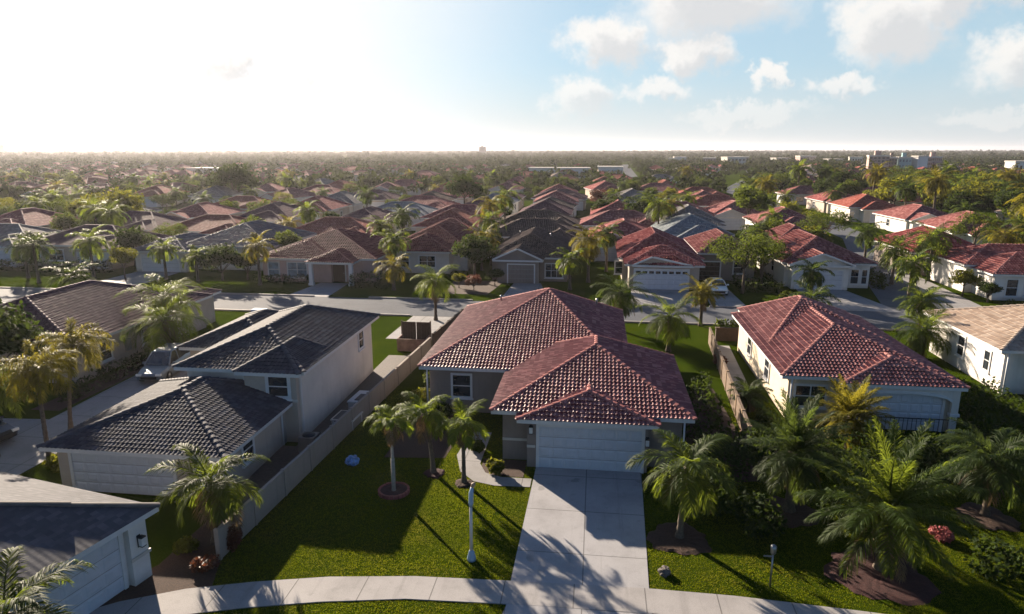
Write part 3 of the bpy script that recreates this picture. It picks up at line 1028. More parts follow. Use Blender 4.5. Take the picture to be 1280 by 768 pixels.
h = House('double_garage_house', 'beige house with red tile roof and white double garage across the back street', (0, 0), wall=M_BEIGE, roof=RED, roofname='red5', detail=4, seed=13)
h.volume((2.6, 77, 12.0, 92), 2.8, ridge=(7.0, 82, 7.0, 88, 5.1))
h.volume((3.2, 73.2, 11.6, 81), 2.7, pitch=22)
h.volume((4.0, 72.9, 10.4, 77), 2.68, pitch=24, gable=True, ov=.45)
h.garage(7.1, 73.35, 5.6, 2.15, lights=True)
h.window(2.95, 78.0, .9, 1.2, 1.3, 'f')
reg('red double-garage house', 2.6, 73, 12, 92)

h = House('carport_house', 'brown-walled house with pink-red roof behind the small parked car', (0, 0), wall=M_TAUPE, roof=BROWNRED, roofname='brick_red3', detail=4, seed=14)
h.volume((11.6, 79.2, 18.6, 92), 3.2, ridge=(15.0, 82.7, 15.0, 88, 5.0))
h.garage(13.0, 79.7, 2.5, 2.1, mat=M_DARKWOOD)
h.window(16.4, 79.7, .9, 1.2, 1.3)
reg('brown house behind the car', 11.6, 79, 18.6, 92)

h = House('white_gable_house', 'white house with mauve-red roof and white garage under a low gable near the side street', (0, 0), wall=M_WHITEWALL, roof=BROWNRED, roofname='brick_red2', detail=4, seed=15)
h.volume((20.2, 76.4, 30.0, 93), 2.75, ridge=(25.0, 81.2, 25.0, 88.5, 5.0))
h.volume((20.6, 75.0, 27.4, 82), 2.7, pitch=20, gable=True)
h.volume((21.0, 86.5, 29.2, 97), 3.0, ridge=(25, 90, 25, 93, 5.3))
h.garage(23.9, 75.5, 4.7, 2.1)
h.window(28.0, 76.9, .5, .75, 1.5); h.window(29.0, 76.9, .5, .5, 1.5)
h.window(20.7, 82, .9, 1, 1.2, 'l')
reg('white low-gabled house', 20.2, 75, 30, 97)

h = House('shaded_house', 'dark-walled house with maroon roof in deep shade behind the tall palms', (0, 0), wall=M_TAUPE, roof=RED, roofname='red6', detail=4, seed=16)
h.volume((37.2, 85.4, 46.5, 98), 2.8, ridge=(41.8, 90, 41.8, 93.5, 5.1))
h.window(40, 85.9, .6, 1.6, 1.5, cols=2); h.window(43.5, 85.9, .6, 1.6, 1.5, cols=2)
reg('dark-walled maroon house', 37.2, 85.4, 46.5, 98)

h = House('corner_white_house', 'white house with stepped mauve-red roofs and big window pair beside the trimmed hedge', (0, 0), wall=M_WHITEWALL, roof=BROWNRED, roofname='brick_red4', detail=4, seed=17)
h.volume((39.0, 71.6, 50, 80), 2.7, pitch=21, axis='x')
h.volume((38.2, 75.5, 53, 84), 3.0, pitch=21, axis='x')
h.window(41.2, 72.1, .5, 1.0, 1.6); h.window(43.2, 72.1, .5, 1.6, 1.6, cols=2)
h.window(39.5, 74.5, .9, .7, 1.2, 'l')
reg('white stepped-roof house', 38, 71.6, 53, 84)

# ---- houses further back: columns of lots running away from the street
VARIANTS = [('red', RED, M_BEIGE), ('terracotta', RED2, M_PALE), ('mauve-red', BROWNRED, M_WHITEWALL), ('dark brown', DKBROWN, M_TAUPE),
            ('grey', GREY, M_PALE), ('purple-brown', PURPLE, M_BEIGE), ('blue-grey', BLUEGREY, M_WHITEWALL), ('tan', TAN, M_CREAM)]
proto = {}


def proto_house(vi, shape):
    if (vi, shape) in proto:
        return None
    nm, roof, wall = VARIANTS[vi]
    h = House('suburban_house', 'x', (0, 0), wall=wall, roof=roof, roofname=nm.replace('-', '_').replace(' ', '_'), detail=0, seed=vi * 7 + shape)
    if shape == 0:
        h.volume((-5, -6.5, 5, 7), 2.75, pitch=23); h.volume((-4.6, -8, 1.2, -2), 2.68, pitch=22, gable=True)
        h.garage(-1.8, -7.5, 4.2, 2.1); h.window(3, -6, .8, 1.5, 1.3, cols=2)
    elif shape == 1:
        h.volume((-7, -5, 7, 5), 2.8, pitch=22, axis='x'); h.volume((1, -7, 6.5, 0), 2.7, pitch=22)
        h.garage(3.8, -6.5, 4.2, 2.1); h.window(-3, -4.5, .8, 2, 1.3, cols=2); h.window(-5.8, -4.5, .8, 1, 1.3)
    else:
        h.volume((-5.2, -5, 5.2, 8), 3.0, pitch=24); h.volume((-3.2, -7.2, 5, 0), 2.7, pitch=22)
        h.garage(1, -6.7, 4.6, 2.1); h.window(-4.2, -4.5, .8, .8, 1.3)
    h.window(-4.5 if shape != 1 else -6.5, 1, .9, 1.2, 1.2, 'l'); h.window(4.5 if shape == 0 else 6.5 if shape == 1 else 4.7, 2, .9, 1.2, 1.2, 'r')
    proto[(vi, shape)] = h.root
    remember(h.root)
    h.root['used'] = False
    return h.root


ORD = ['first', 'second', 'third', 'fourth', 'fifth', 'sixth', 'seventh', 'eighth', 'ninth', 'tenth', 'eleventh', 'twelfth']


def far_house(vi, shape, a, b, rot, label, group, phrase=None, sc=1.0):
    proto_house(vi, shape)
    r0 = proto[(vi, shape)]
    if not r0['used']:
        r0['used'] = True
        o = r0; o.location = (a, b, 0); o.rotation_euler = (0, 0, rot); o['label'] = label; o['group'] = group; o.scale = (sc, sc, sc)
    else:
        o = copy_tree(r0, (a, b, 0), rot, label, (sc, sc, sc), group)
    reg(phrase, a - 7 * sc, b - 8 * sc, a + 7 * sc, b + 8 * sc)
    return o


# (column x, anchor phrase, first y, step, count, variants)
COLUMNS = [
    (-9.6, 'dark brown gabled house', 99, 15.5, 7, [3, 3, 5, 3, 2, 5, 0]),
    (4.6, 'red double-garage house', 100, 15.5, 3, [0, 2, 0]),
    (14.8, 'brown house behind the car', 103, 17, 3, [6, 4, 2]),
    (26.5, 'white low-gabled house', 140, 17, 4, [2, 1, 2, 1]),
    (-23.5, 'red double-hipped house', 108, 17, 5, [1, 0, 5, 6, 5]),
    (-38.5, 'red portico house', 99, 16, 6, [1, 5, 6, 0, 3, 0]),
    (-57.5, 'blue-grey hipped house', 101, 17, 5, [1, 5, 0, 4, 5]),
    (58, 'street-side dark maroon house', 112, 22, 5, [2, 2, 1, 0, 2]),
]
frng = random.Random(11)
for cx, anchor, y0, st, cnt, vs_ in COLUMNS:
    for k in range(cnt):
        vn = VARIANTS[vs_[k]][0]
        ph = f'{ORD[k]} house behind the {anchor}' if 'street-side' not in anchor else f'{ORD[k]} house right of the side street'
        lb = f'{vn}-roofed house, {ORD[k]} in the row behind the {anchor}' if 'street-side' not in anchor else f'{vn}-roofed house, {ORD[k]} along the right of the side street'
        far_house(vs_[k], frng.randrange(3), cx + frng.uniform(-1, 1), y0 + st * k + frng.uniform(-1, 1), frng.choice([0, 0, 0, R(2), R(-3)]), lb, 'suburban houses beyond the back street', ph)
# houses left of these columns and by the side street, each with its own sign
SINGLES = [
    (-66, 84, 5, 1, 0, 'purple-brown house behind the single tree on the lit front lawn', 'purple-brown house left of the lawn'),
    (-80, 84, 4, 1, R(4), 'long grey-roofed house at the far left of the back street', 'long grey house at the left edge'),
    (-74, 104, 5, 1, R(-5), 'purple-brown house second back from the lit front lawn', None),
    (-92, 100, 0, 2, 0, 'red-roofed house at the left edge behind the long grey roof', None),
    (-74, 122, 0, 0, R(3), 'red-roofed house third back from the lit front lawn', None),
    (-94, 124, 4, 1, 0, 'grey-roofed house fourth back near the left edge trees', None),
    (-76, 142, 1, 1, 0, 'bright terracotta roof fourth back from the lit front lawn', None),
    (72, 108, 1, 1, R(-8), 'terracotta-roofed house at the right edge beyond the tall palms', 'terracotta house at the right edge'),
    (84, 140, 7, 1, R(-10), 'large tan-roofed house at the right behind the dense trees', 'large tan house at the right'),
    (100, 158, 0, 2, R(-8), 'red-roofed house beside the large tan house', None),
    (64, 94, 0, 1, R(-4), 'red-roofed house behind the white stepped-roof house', 'red house behind the stepped roofs'),
    (60, 78, 2, 2, 0, 'mauve-red house right of the white stepped-roof house', None),
    (31, 118, 2, 2, 0, 'mauve-red house beside the bend of the side street', 'mauve house at the bend'),
]
for a, b, vi, sh, ro, lb, ph in SINGLES:
    far_house(vi, sh, a, b, ro, lb, 'suburban houses beyond the back street', ph)
# distant houses half hidden among trees
FARLAB = {0: 'small red-roofed house among the distant trees', 1: 'small terracotta-roofed house among the distant trees', 2: 'small mauve-roofed house among the distant trees', 4: 'small grey-roofed house among the distant trees', 7: 'small tan-roofed house among the distant trees'}
def zone(a, b):
    q = (a * math.cos(YAW) + b * math.sin(YAW)) / (b * math.cos(YAW) - a * math.sin(YAW))
    for lim, ph in ((-.5, 'below the brightest sky'), (-.18, 'beyond the red portico house'), (.12, 'beyond the dark roof row'), (.36, 'beyond the white low-gabled house')):
        if q < lim:
            return ph
    return 'towards the right skyline buildings'


cells = []
for b in range(175, 520, 19):
    for a in range(-420, 420, 17):
        y = a * -math.sin(YAW) + b * math.cos(YAW); x = a * math.cos(YAW) + b * math.sin(YAW)
        if abs(x) < .80 * y + 6 and frng.random() < (.86 if b < 260 else .66 if b < 340 else .40):
            cells.append((a + frng.uniform(-4, 4), b + frng.uniform(-4, 4)))
for a, b in cells:
    if any(abs(a - q[1]) < q[3] + 8 and abs(b - q[2]) < q[4] + 9 for q in HOUSES):
        continue
    xs = 46 if b < 262 else 46 + (b - 262) * .26
    if abs(a - xs) < 14 or (b > 290 and abs(a - (17 + (b - 300) * .02)) < 12):
        continue
    vi = frng.choice([0, 0, 1, 1, 2, 2, 4, 7] if a > -40 else [0, 0, 1, 1, 4, 2, 2]); vi = 4 if vi == 5 else vi
    far_house(vi, frng.randrange(3), a, b, frng.uniform(-.25, .25), FARLAB[vi] + ' ' + zone(a, b) + (', close to the horizon' if b > 340 else ', in the middle distance' if b > 250 else ''), FARLAB[vi].replace('small ', '').replace('house', 'houses'))
for k, r0 in proto.items():
    if not r0['used']:
        raise RuntimeError('unused prototype house')
    del r0['used']
for o in COL.objects:
    if 'used' in o.keys():
        del o['used']

# ------------------------------------------------------------------ far buildings
def block(name, label, a, b, w, d, hh, m, floors, cols, rot=0, cat='building', group=None, glassm=None):
    t = thing(name, label, cat, (a, b, 0), rot, group)
    mb = MB(); mb.box(-w / 2, -d / 2, 0, w / 2, d / 2, hh, bottom=False); mb.build('wall', m, t)
    mb = MB(); mb.box(-w / 2 - .3, -d / 2 - .3, hh + .01, w / 2 + .3, d / 2 + .3, hh + .8); r_ = mb.build('roof', M_PALE, t)
    if floors > 2:
        mb = MB(); mb.box(-w * .2, -d * .2, hh + .81, w * .1, d * .2, hh + 3.2); mb.build('plant_room', m, r_)
    for f in range(floors):
        mb = MB()
        z = hh * (f + .3) / floors
        for c in range(cols):
            u = -w / 2 + w * (c + .5) / cols
            mb.box(u - w / cols * .28, -d / 2 - .08, z, u + w / cols * .28, -d / 2 + .02, z + hh / floors * .45)
        mb.build('window_row', glassm or M_GLASS, t)
    return t


block('apartment_block', 'tall pale apartment block with stepped top on the right skyline', 166, 440, 11, 6, 10.6, M_PINKWALL, 6, 5, R(-8))
block('apartment_block', 'narrow grey-brown block close beside the stepped pale apartment block', 176, 446, 5, 6, 9.5, M_TAUPE, 5, 3, R(-8))
block('office_building', 'bluish glass-fronted office building left of the big white wall', 183.5, 447, 7, 6, 9.6, plain('teal_cladding', (.22, .36, .38), .4), 3, 4, R(-8), glassm=M_GLASS_BLUE)
block('store_building', 'large blank white building shining on the right skyline', 192, 446, 7, 5, 10.3, M_WHITE, 1, 1, R(20), glassm=M_WHITE)
block('apartment_block', 'brick-coloured block right of the large blank white building', 202, 452, 8, 7, 9.8, M_PINKWALL, 4, 8, R(-8))
block('store_building', 'low white building at the right edge below the skyline', 246, 440, 15, 8, 7.5, M_WHITE, 1, 6, R(10))
block('warehouse', 'long low white warehouse roof beyond the dark roofs in the middle distance', -20, 372, 32, 10, 4.6, M_WHITE, 1, 12)
block('warehouse', 'smaller low white warehouse right of the long one', 7, 384, 13, 12, 5.0, M_WHITE, 1, 8)
block('warehouse', 'white flat-roofed hall half hidden by trees left of centre', -190, 330, 24, 14, 5, M_WHITE, 1, 6)
block('hotel_building', 'small square tower standing alone on the centre horizon', -290, 1750, 16, 16, 21, M_TAUPE, 7, 6)
block('hotel_building', 'tiny block on the left horizon near the bright sky', -1560, 1650, 26, 26, 26, M_TAUPE, 6, 6)
mb = MB(); mb.tube([(0, 0, 0), (0, 0, 30)], [.8, .3], 6)
tag(mb.build('mast', M_DARKMETAL, loc=(-205, 1700, 0)), 'thin mast beside the small square tower on the horizon', 'mast')
frng = random.Random(5)
for i in range(14):
    a = 150 + frng.uniform(-70, 130); b = 560 + frng.uniform(0, 220)
    block('town_building', 'small pale building among the trees below the right skyline', a, b, frng.uniform(9, 17), 12, frng.uniform(5, 8), frng.choice([M_WHITEWALL, M_PALE, M_PINKWALL]), 2, 5, frng.uniform(-.4, .4), group='pale town buildings on the right skyline')


# ------------------------------------------------------------------ palms
def frond_arrays(rng, L, az, el, droop, nl, ll, lw, plume=0.0, twist=0.0, arch=1.25, lean=.55):
    """one feather frond: rachis + leaflets -> verts, quads, tris"""
    n = 9
    ts = np.linspace(0, 1, n)
    ang = el - droop * ts ** arch
    step = L / (n - 1)
    r = np.concatenate([[0], np.cumsum(np.cos((ang[1:] + ang[:-1]) / 2) * step)])
    z = np.concatenate([[0], np.cumsum(np.sin((ang[1:] + ang[:-1]) / 2) * step)])
    side_bend = twist * ts ** 2 * L
    ca, sa = math.cos(az), math.sin(az)
    P = np.stack([r * ca - side_bend * sa, r * sa + side_bend * ca, z], 1)
    V, Q, T = [], [], []
    # rachis as a thin three-sided rod
    w = (.022 * (1 - ts) + .005) * max(1, L / 2)
    S_ = np.array([-sa, ca, 0])
    for i in range(n):
        up = np.array([-math.sin(ang[i]) * ca, -math.sin(ang[i]) * sa, math.cos(ang[i])])
        V += [P[i] + S_ * w[i], P[i] - S_ * w[i], P[i] - up * w[i] * 1.2]
    for i in range(n - 1):
        for k in range(3):
            a, b = i * 3 + k, i * 3 + (k + 1) % 3
            Q.append((a, b, b + 3, a + 3))
    # leaflets
    for side in (-1, 1):
        for t in np.linspace(.13, .995, nl):
            t = min(1, max(.1, t + rng.uniform(-.006, .006)))
            x = t * (n - 1); i = min(n - 2, int(x)); f = x - i
            p = P[i] * (1 - f) + P[i + 1] * f
            a_ = ang[i] * (1 - f) + ang[i + 1] * f
            d = np.array([math.cos(a_) * ca, math.cos(a_) * sa, math.sin(a_)])
            up = np.array([-math.sin(a_) * ca, -math.sin(a_) * sa, math.cos(a_)])
            fw = lean + .55 * t + rng.uniform(-.08, .08)
            lift = rng.uniform(-.05, .3) if not plume else rng.uniform(-1, 1) * plume
            dirn = S_ * side * math.cos(fw) + d * math.sin(fw) + up * lift
            dirn /= np.linalg.norm(dirn)
            l = ll * (.35 + .65 * math.sin(math.pi * min(1, .18 + t * .85)) ** .7) * rng.uniform(.85, 1.1)
            mid = p + dirn * l * .55
            tip = p + dirn * l + np.array([0, 0, -1]) * l * rng.uniform(.22, .5)
            wd = np.cross(dirn, up); wd /= (np.linalg.norm(wd) + 1e-6)
            wd = wd * lw * .5 + up * lw * rng.uniform(-.25, .25)
            k = len(V)
            V += [p - wd * .4, p + wd * .4, mid + wd, mid - wd, tip]
            Q.append((k, k + 1, k + 2, k + 3)); T.append((k + 3, k + 2, k + 4))
    return np.array(V), np.array(Q), np.array(T)


def palm_crown_mesh(seed, L, nf, nl, ll, lw, mat, droop=1.5, up=1.25, low=-.35, plume=0, spread=.85):
    rng = random.Random(seed)
    Vs, Qs, Ts, off = [], [], [], 0
    for i in range(nf):
        k = (i + .5) / nf
        el = up + (low - up) * k ** spread + rng.uniform(-.12, .12)
        az = i * 2.39996 + rng.uniform(-.3, .3)
        l = L * rng.uniform(.86, 1.08) * (.8 + .2 * math.sin(math.pi * min(1, k + .25)))
        v, q, t = frond_arrays(rng, l, az, el, droop * rng.uniform(.8, 1.2) * (.75 + .35 * k), nl, ll * rng.uniform(.9, 1.1), lw, plume, rng.uniform(-.12, .12))
        Vs.append(v); Qs.append(q + off); Ts.append(t + off); off += len(v)
    return np_mesh(None, np.concatenate(Vs), [np.concatenate(Qs), np.concatenate(Ts)], mat)


def palm_trunk(mb, h_, r0, r1, bend, seed, boot=True):
    rng = random.Random(seed)
    n = max(6, int(h_ / .14))
    pts, rad = [], []
    for i in range(n + 1):
        t = i / n
        pts.append((bend[0] * t ** 1.6, bend[1] * t ** 1.6, h_ * t))
        fl = .45 * r0 * max(0, 1 - t * 7)
        rad.append((r0 + (r1 - r0) * t + fl) * (1.07 if i % 2 else .96) * rng.uniform(.97, 1.03))
    if boot:
        for j in range(3):
            rad[-1 - j] *= 1.25 + .15 * (2 - j)
    mb.tube(pts, rad, 10)
    return pts[-1]


def palm(name, label, a, b, zc, L, seed, mat=FOL_PALM, nf=20, nl=46, lw=.036, ll=None, trunk=M_TRUNK, r=.12, bend=(0, 0), droop=1.5, up=1.25, low=-.35, plume=0, group='palm trees', sleeve=None, spread=.85):
    t = thing(name, label, 'palm tree', (a, b, 0), 0, group)
    mb = MB(); tip = palm_trunk(mb, zc, r, r * .72, bend, seed)
    mb.build('trunk', trunk, t)
    if sleeve:
        mb = MB(); mb.tube([(0, 0, .1), (bend[0] * .1, bend[1] * .1, sleeve)], [r * 1.35, r * 1.2], 10); mb.build('trunk_wrap', M_PALETRUNK, t)
    me = palm_crown_mesh(seed, L, nf, nl, ll or L * .32, lw, mat, droop, up, low, plume, spread)
    o = link('crown', me, t, tip)
    if nl > 40 and not plume:
        me = palm_crown_mesh(seed + 500, L * .8, 4 + seed % 3, nl // 2, (ll or L * .32) * .8, lw, FOL_DEAD, .7, -.6, -1.15, 0)
        link('dead_fronds', me, t, tip)
    return t


palm('young_palm', 'slender young palm with small drooping crown in the round red-edged bed', -8.5, 26.6, 3.35, 1.3, 21, mat=FOL_PALM_L, nf=10, r=.07, ll=.5, trunk=M_PALETRUNK, droop=1.9, low=.1, group='three palms on the front lawn', sleeve=1.6)
palm('lawn_palm', 'middle of the three front lawn palms, with leaning trunk and widest crown', -7.2, 28.6, 3.05, 1.75, 22, nf=13, r=.11, bend=(-.3, -.2), mat=FOL_PALM_L, droop=1.5, group='three palms on the front lawn')
palm('lawn_palm', 'short front lawn palm nearest the garden path and house entrance', -5.6, 27.8, 2.9, 1.5, 23, mat=FOL_PALM_L, nf=12, r=.10, droop=1.6, group='three palms on the front lawn')
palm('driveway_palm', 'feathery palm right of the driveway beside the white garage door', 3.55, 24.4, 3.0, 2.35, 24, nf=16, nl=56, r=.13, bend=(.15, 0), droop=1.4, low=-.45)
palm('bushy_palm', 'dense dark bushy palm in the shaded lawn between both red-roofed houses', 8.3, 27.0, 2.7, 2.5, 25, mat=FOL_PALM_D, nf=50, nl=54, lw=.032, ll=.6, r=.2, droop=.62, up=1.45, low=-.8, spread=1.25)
palm('feather_palm', 'huge wide palm with long arching fronds over a round red mulch bed', 10.5, 23.2, 2.4, 3.4, 26, mat=FOL_PALM, nf=36, nl=80, lw=.03, ll=.7, r=.22, droop=.72, up=1.45, low=-.55, spread=1.2)
palm('golden_palm', 'golden yellow palm in front of the arched garage porch', 12.7, 33.2, 1.9, 2.2, 27, mat=FOL_PALM_Y, nf=40, nl=48, ll=.6, r=.16, droop=.65, up=1.4, low=-.6, spread=1.2)
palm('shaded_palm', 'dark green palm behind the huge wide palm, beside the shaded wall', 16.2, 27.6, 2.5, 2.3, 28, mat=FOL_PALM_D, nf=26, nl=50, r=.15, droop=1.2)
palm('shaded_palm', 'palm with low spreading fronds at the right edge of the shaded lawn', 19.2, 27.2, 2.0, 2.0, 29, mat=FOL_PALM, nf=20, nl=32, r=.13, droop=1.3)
palm('garden_palm', 'broad palm in the mulch bed between grey-roofed corner house and concrete fence', -14.1, 21.9, 2.5, 2.35, 30, nf=14, nl=58, r=.16, droop=1.75, up=1.4, low=-.3)
palm('corner_palm', 'palm at the bottom corner in front of the wide white garage door', -14.6, 13.4, 3.2, 2.3, 31, nf=13, nl=58, r=.15, droop=1.5)
palm('driveway_palm', 'taller back palm of the pair beside the silver car', -32.0, 46.4, 3.9, 3.6, 32, nf=18, r=.17, droop=1.6, low=-.6)
palm('driveway_palm', 'bright front palm of the pair beside the silver car', -29.8, 43.0, 3.1, 3.5, 33, nf=18, r=.17, droop=1.55, low=-.6, mat=FOL_PALM)
palm('street_palm', 'slim palm on the grass strip between back street and rear driveway', -13.8, 57.2, 3.6, 2.6, 34, nf=15, r=.14)
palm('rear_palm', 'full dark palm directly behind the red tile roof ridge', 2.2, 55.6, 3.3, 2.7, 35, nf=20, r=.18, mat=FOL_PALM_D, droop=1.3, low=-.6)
palm('rear_palm', 'full palm behind the right roof edge near the side lawn', 5.6, 49.9, 2.7, 2.5, 36, nf=20, r=.16, droop=1.4, low=-.6)
palm('street_palm', 'small yellow-green palm by the driveways of the parked car', 9.1, 61.0 - 3, 2.9, 2.1, 37, mat=FOL_PALM_Y, nf=22, r=.15, droop=1.2)
palm('tall_palm', 'tall yellow palm beside the dark brown gabled house', -.7, 76.6, 5.0, 2.9, 38, mat=FOL_PALM_Y, nf=26, r=.18, droop=1.6, low=-.9)
palm('street_palm', 'round-crowned palm at the kerb beside the side street mouth', 26.1, 56.8, 2.9, 2.3, 39, nf=24, r=.15, droop=1.2)
palm('side_palm', 'dense palm against the white house with the faded roof', 23.7, 50.7, 2.1, 2.5, 40, nf=30, r=.17, mat=FOL_PALM, droop=1.3, low=-.6)
palm('small_palm', 'low small palm on the lit side lawn by the cream wall', 9.0, 38.3, 1.1, 1.35, 41, nf=22, r=.1, droop=1.1, mat=FOL_PALM_D)
palm('low_palm', 'low palm in the bed just behind the red roof apex', -4.0, 56.4, 1.7, 2.0, 42, nf=22, r=.15, mat=FOL_PALM_D, droop=1.2)
palm('feathery_palm', 'yellow foxtail palm leaning over the left driveway', -25.6, 27.2, 4.5, 2.3, 43, mat=FOL_PALM_Y, nf=24, nl=60, plume=.9, ll=.5, r=.11, bend=(-.7, .8), droop=1.9)
palm('feathery_palm', 'taller foxtail palm behind the leaning one at the left driveway', -27.6, 31.0, 4.7, 2.3, 44, mat=FOL_PALM_Y, nf=22, nl=60, plume=.9, ll=.5, r=.11, bend=(.5, .4), droop=1.9)
palm('feathery_palm', 'drooping olive foxtail palm at the left picture edge above the parked van', -28.8, 27.6, 3.6, 2.5, 45, mat=FOL_PALM, nf=24, nl=60, plume=.9, ll=.5, r=.11, bend=(.2, .1), droop=1.9)
# palms across the back street
MIDP = [(-62.2, 68.6, 4.4, 2.8, 'tall dark palm at the left kerb of the back street', FOL_PALM_D), (-57.9, 71.8, 4.5, 3.0, 'palm in the middle of the lit front lawn across the street', FOL_PALM),
        (-36.9, 70.6, 4.4, 2.5, 'bright palm at the corner of the red portico house', FOL_PALM_Y), (-21.3, 69.6, 2.6, 2.4, 'low palm on the lawn right of the portico', FOL_PALM_Y), (-23.2, 76.4, 4.6, 2.6, 'taller palm close behind the low portico lawn palm', FOL_PALM),
        (-49.4, 72.6, 3.6, 2.3, 'left one of the twin palms before the blue-grey hipped house', FOL_PALM), (-45.0, 71.8, 3.0, 2.2, 'right one of the twin palms before the blue-grey hipped house', FOL_PALM),
        (33.0, 79.6, 4.1, 3.3, 'wide palm at the inner corner of the side street', FOL_PALM), (38.0, 82.3, 4.9, 3.4, 'tall palm in front of the dark-walled maroon house', FOL_PALM), (47.6, 86.0, 4.8, 3.0, 'palm right of the dark-walled maroon house', FOL_PALM_Y),
        (52.8, 88.4, 4.4, 3.2, 'palm with ragged crown behind the white stepped-roof house', FOL_PALM), (-16.8, 108, 6.3, 3.3, 'tall yellow palm behind the round dark tree', FOL_PALM_Y), (-15.0, 112.6, 7.2, 3.2, 'taller palm just behind the tall yellow one in the roofs', FOL_PALM),
        (9.6, 108, 6.3, 3.4, 'tall thick palm rising behind the red double-garage house', FOL_PALM), (-68.6, 90, 6.0, 3.1, 'lone tall palm among the purple-brown roofs at left', FOL_PALM), (-66.0, 71.4, 3.9, 2.6, 'dark palm at the left frame edge by the street', FOL_PALM_D),
        (-47.5, 56.2, 3.4, 2.6, 'leafy palm on the near verge of the back street at left', FOL_PALM_D), (17.6, 56.6, 2.9, 2.3, 'dark palm on the near verge behind the brick-red roof', FOL_PALM_D), (30.5, 69.4, 4.0, 2.7, 'palm on the far verge at the side street mouth', FOL_PALM), (21.0, 68.3, 3.2, 2.2, 'palm by the kerb before the white low-gabled house', FOL_PALM_D), (-2.6, 72.0, 3.4, 2.4, 'palm beside the drive of the dark brown gabled house', FOL_PALM), (1.4, 84.0, 4.8, 2.6, 'tall palm in the strip left of the red double-garage house', FOL_PALM_D), (-14.4, 92.0, 5.4, 2.8, 'tall palm between the red double-hipped and dark brown roofs', FOL_PALM), (-28.0, 97.0, 5.6, 2.9, 'tall palm behind the red portico house ridge', FOL_PALM_D), (19.6, 86.0, 5.2, 2.8, 'palm between the brown house and the white low-gabled house', FOL_PALM_D), (33.0, 88.0, 5.0, 2.8, 'palm on the left verge of the side street', FOL_PALM_D), (50.5, 80.0, 4.6, 2.8, 'palm at the right of the white stepped-roof house', FOL_PALM_D), (12.2, 118.5, 5.6, 3.0, 'palm further back behind the tall thick palm', FOL_PALM_Y), (57, 100, 5.0, 3, 'palm beyond the ragged palm at right', FOL_PALM)]
for i, (a, b, z, L, lb, m) in enumerate(MIDP):
    palm('street_palm', lb, a, b, z, L, 60 + i, mat=m, nf=18, nl=24, lw=.09, r=.17, droop=1.5, low=-.6, group='palms across the back street')

# mulch under the front palms
mulch_ring(-8.5, 26.6, .62, 'round red mulch bed with raised red edging around the slender young palm', True, True)
mulch_ring(-7.15, 28.55, .48, 'small red mulch circle under the leaning lawn palm', True)
mulch_ring(-5.6, 27.75, .42, 'small dark mulch circle under the palm near the garden path')
mulch_ring(3.5, 24.35, 1.15, 'dark mulch circle under the palm right of the driveway')
mulch_ring(8.3, 26.9, 1.2, 'dark mulch bed under the dense bushy palm')
mulch_ring(10.3, 22.9, 1.7, 'wide red mulch bed under the huge arching palm', True)
mulch_ring(16.2, 27.5, 1.1, 'dark mulch bed under the palm at the shaded wall')


# ------------------------------------------------------------------ broadleaf trees, hedges and shrubs
def leaf_arrays(g, centres, radii, n, size, squash=.5):
    """n leaf sprays spread through lobes"""
    c = np.asarray(centres, float); r = np.asarray(radii, float)
    w = (r[:, 0] * r[:, 1] * r[:, 2]) ** (2 / 3); w /= w.sum()
    k = g.choice(len(c), n, p=w)
    d = g.normal(size=(n, 3)); d /= np.linalg.norm(d, axis=1, keepdims=True)
    rad = g.uniform(.35, 1, n) ** .5 * g.uniform(.85, 1.12, n)
    p = c[k] + d * r[k] * rad[:, None]
    nrm = d * .7 + g.normal(size=(n, 3)) * .7 + np.array([0, 0, .35])
    nrm /= np.linalg.norm(nrm, axis=1, keepdims=True)
    a = np.cross(nrm, g.normal(size=(n, 3))); a /= np.linalg.norm(a, axis=1, keepdims=True)
    b = np.cross(nrm, a)
    s = size * g.uniform(.6, 1.35, n)[:, None]
    V = np.stack([p - a * s, p - b * s * squash - nrm * s * .12, p + a * s, p + b * s * squash - nrm * s * .12], 1).reshape(-1, 3)
    F = np.arange(n * 4).reshape(n, 4)
    return V, F


def tree_proto(seed, H_, Rc, kind):
    """variants of crowns, returns (trunk mesh, crown mesh builder)"""
    rng = random.Random(seed); g = np.random.default_rng(seed)
    mb = MB()
    th = H_ * (.42 if kind != 'bushy' else .25)
    mb.tube([(0, 0, -.05), (rng.uniform(-.1, .1), rng.uniform(-.1, .1), th * .5), (0, 0, th)], [.19, .14, .11], 8)
    cs, rs = [], []
    nl = {'round': 11, 'bushy': 14, 'wispy': 16}[kind]
    for i in range(nl):
        az = i * 2.4 + rng.uniform(-.4, .4); q = rng.uniform(.15, .95)
        rr = Rc * (.72 if kind != 'wispy' else .85) * math.sqrt(q)
        zz = H_ * (.5 + .38 * (1 - q * .8)) + rng.uniform(-.12, .12) * H_
        cen = (rr * math.cos(az), rr * math.sin(az), zz)
        s = Rc * rng.uniform(.3, .52) * (1 if kind != 'wispy' else .75)
        cs.append(cen); rs.append((s, s, s * rng.uniform(.6, .85)))
        if i % 2 == 0:
            mb.tube([(0, 0, th * .9), (cen[0] * .5, cen[1] * .5, th + (zz - th) * .55), cen], [.085, .055, .02], 5)
    if kind != 'wispy':
        cs.append((0, 0, H_ * .68)); rs.append((Rc * .55, Rc * .55, H_ * .2))
    n = {'round': 2600, 'bushy': 3000, 'wispy': 3200}[kind]
    size = {'round': .2, 'bushy': .2, 'wispy': .16}[kind] * (Rc / 3) ** .5
    V, F = leaf_arrays(g, cs, rs, n, size, .5 if kind != 'wispy' else .28)
    return mb, V, F


TREES = {}
TREE_MATS = {'dark green': FOL_DARK, 'green': FOL_MID, 'yellow-green': FOL_YEL, 'rust red': FOL_RUST}


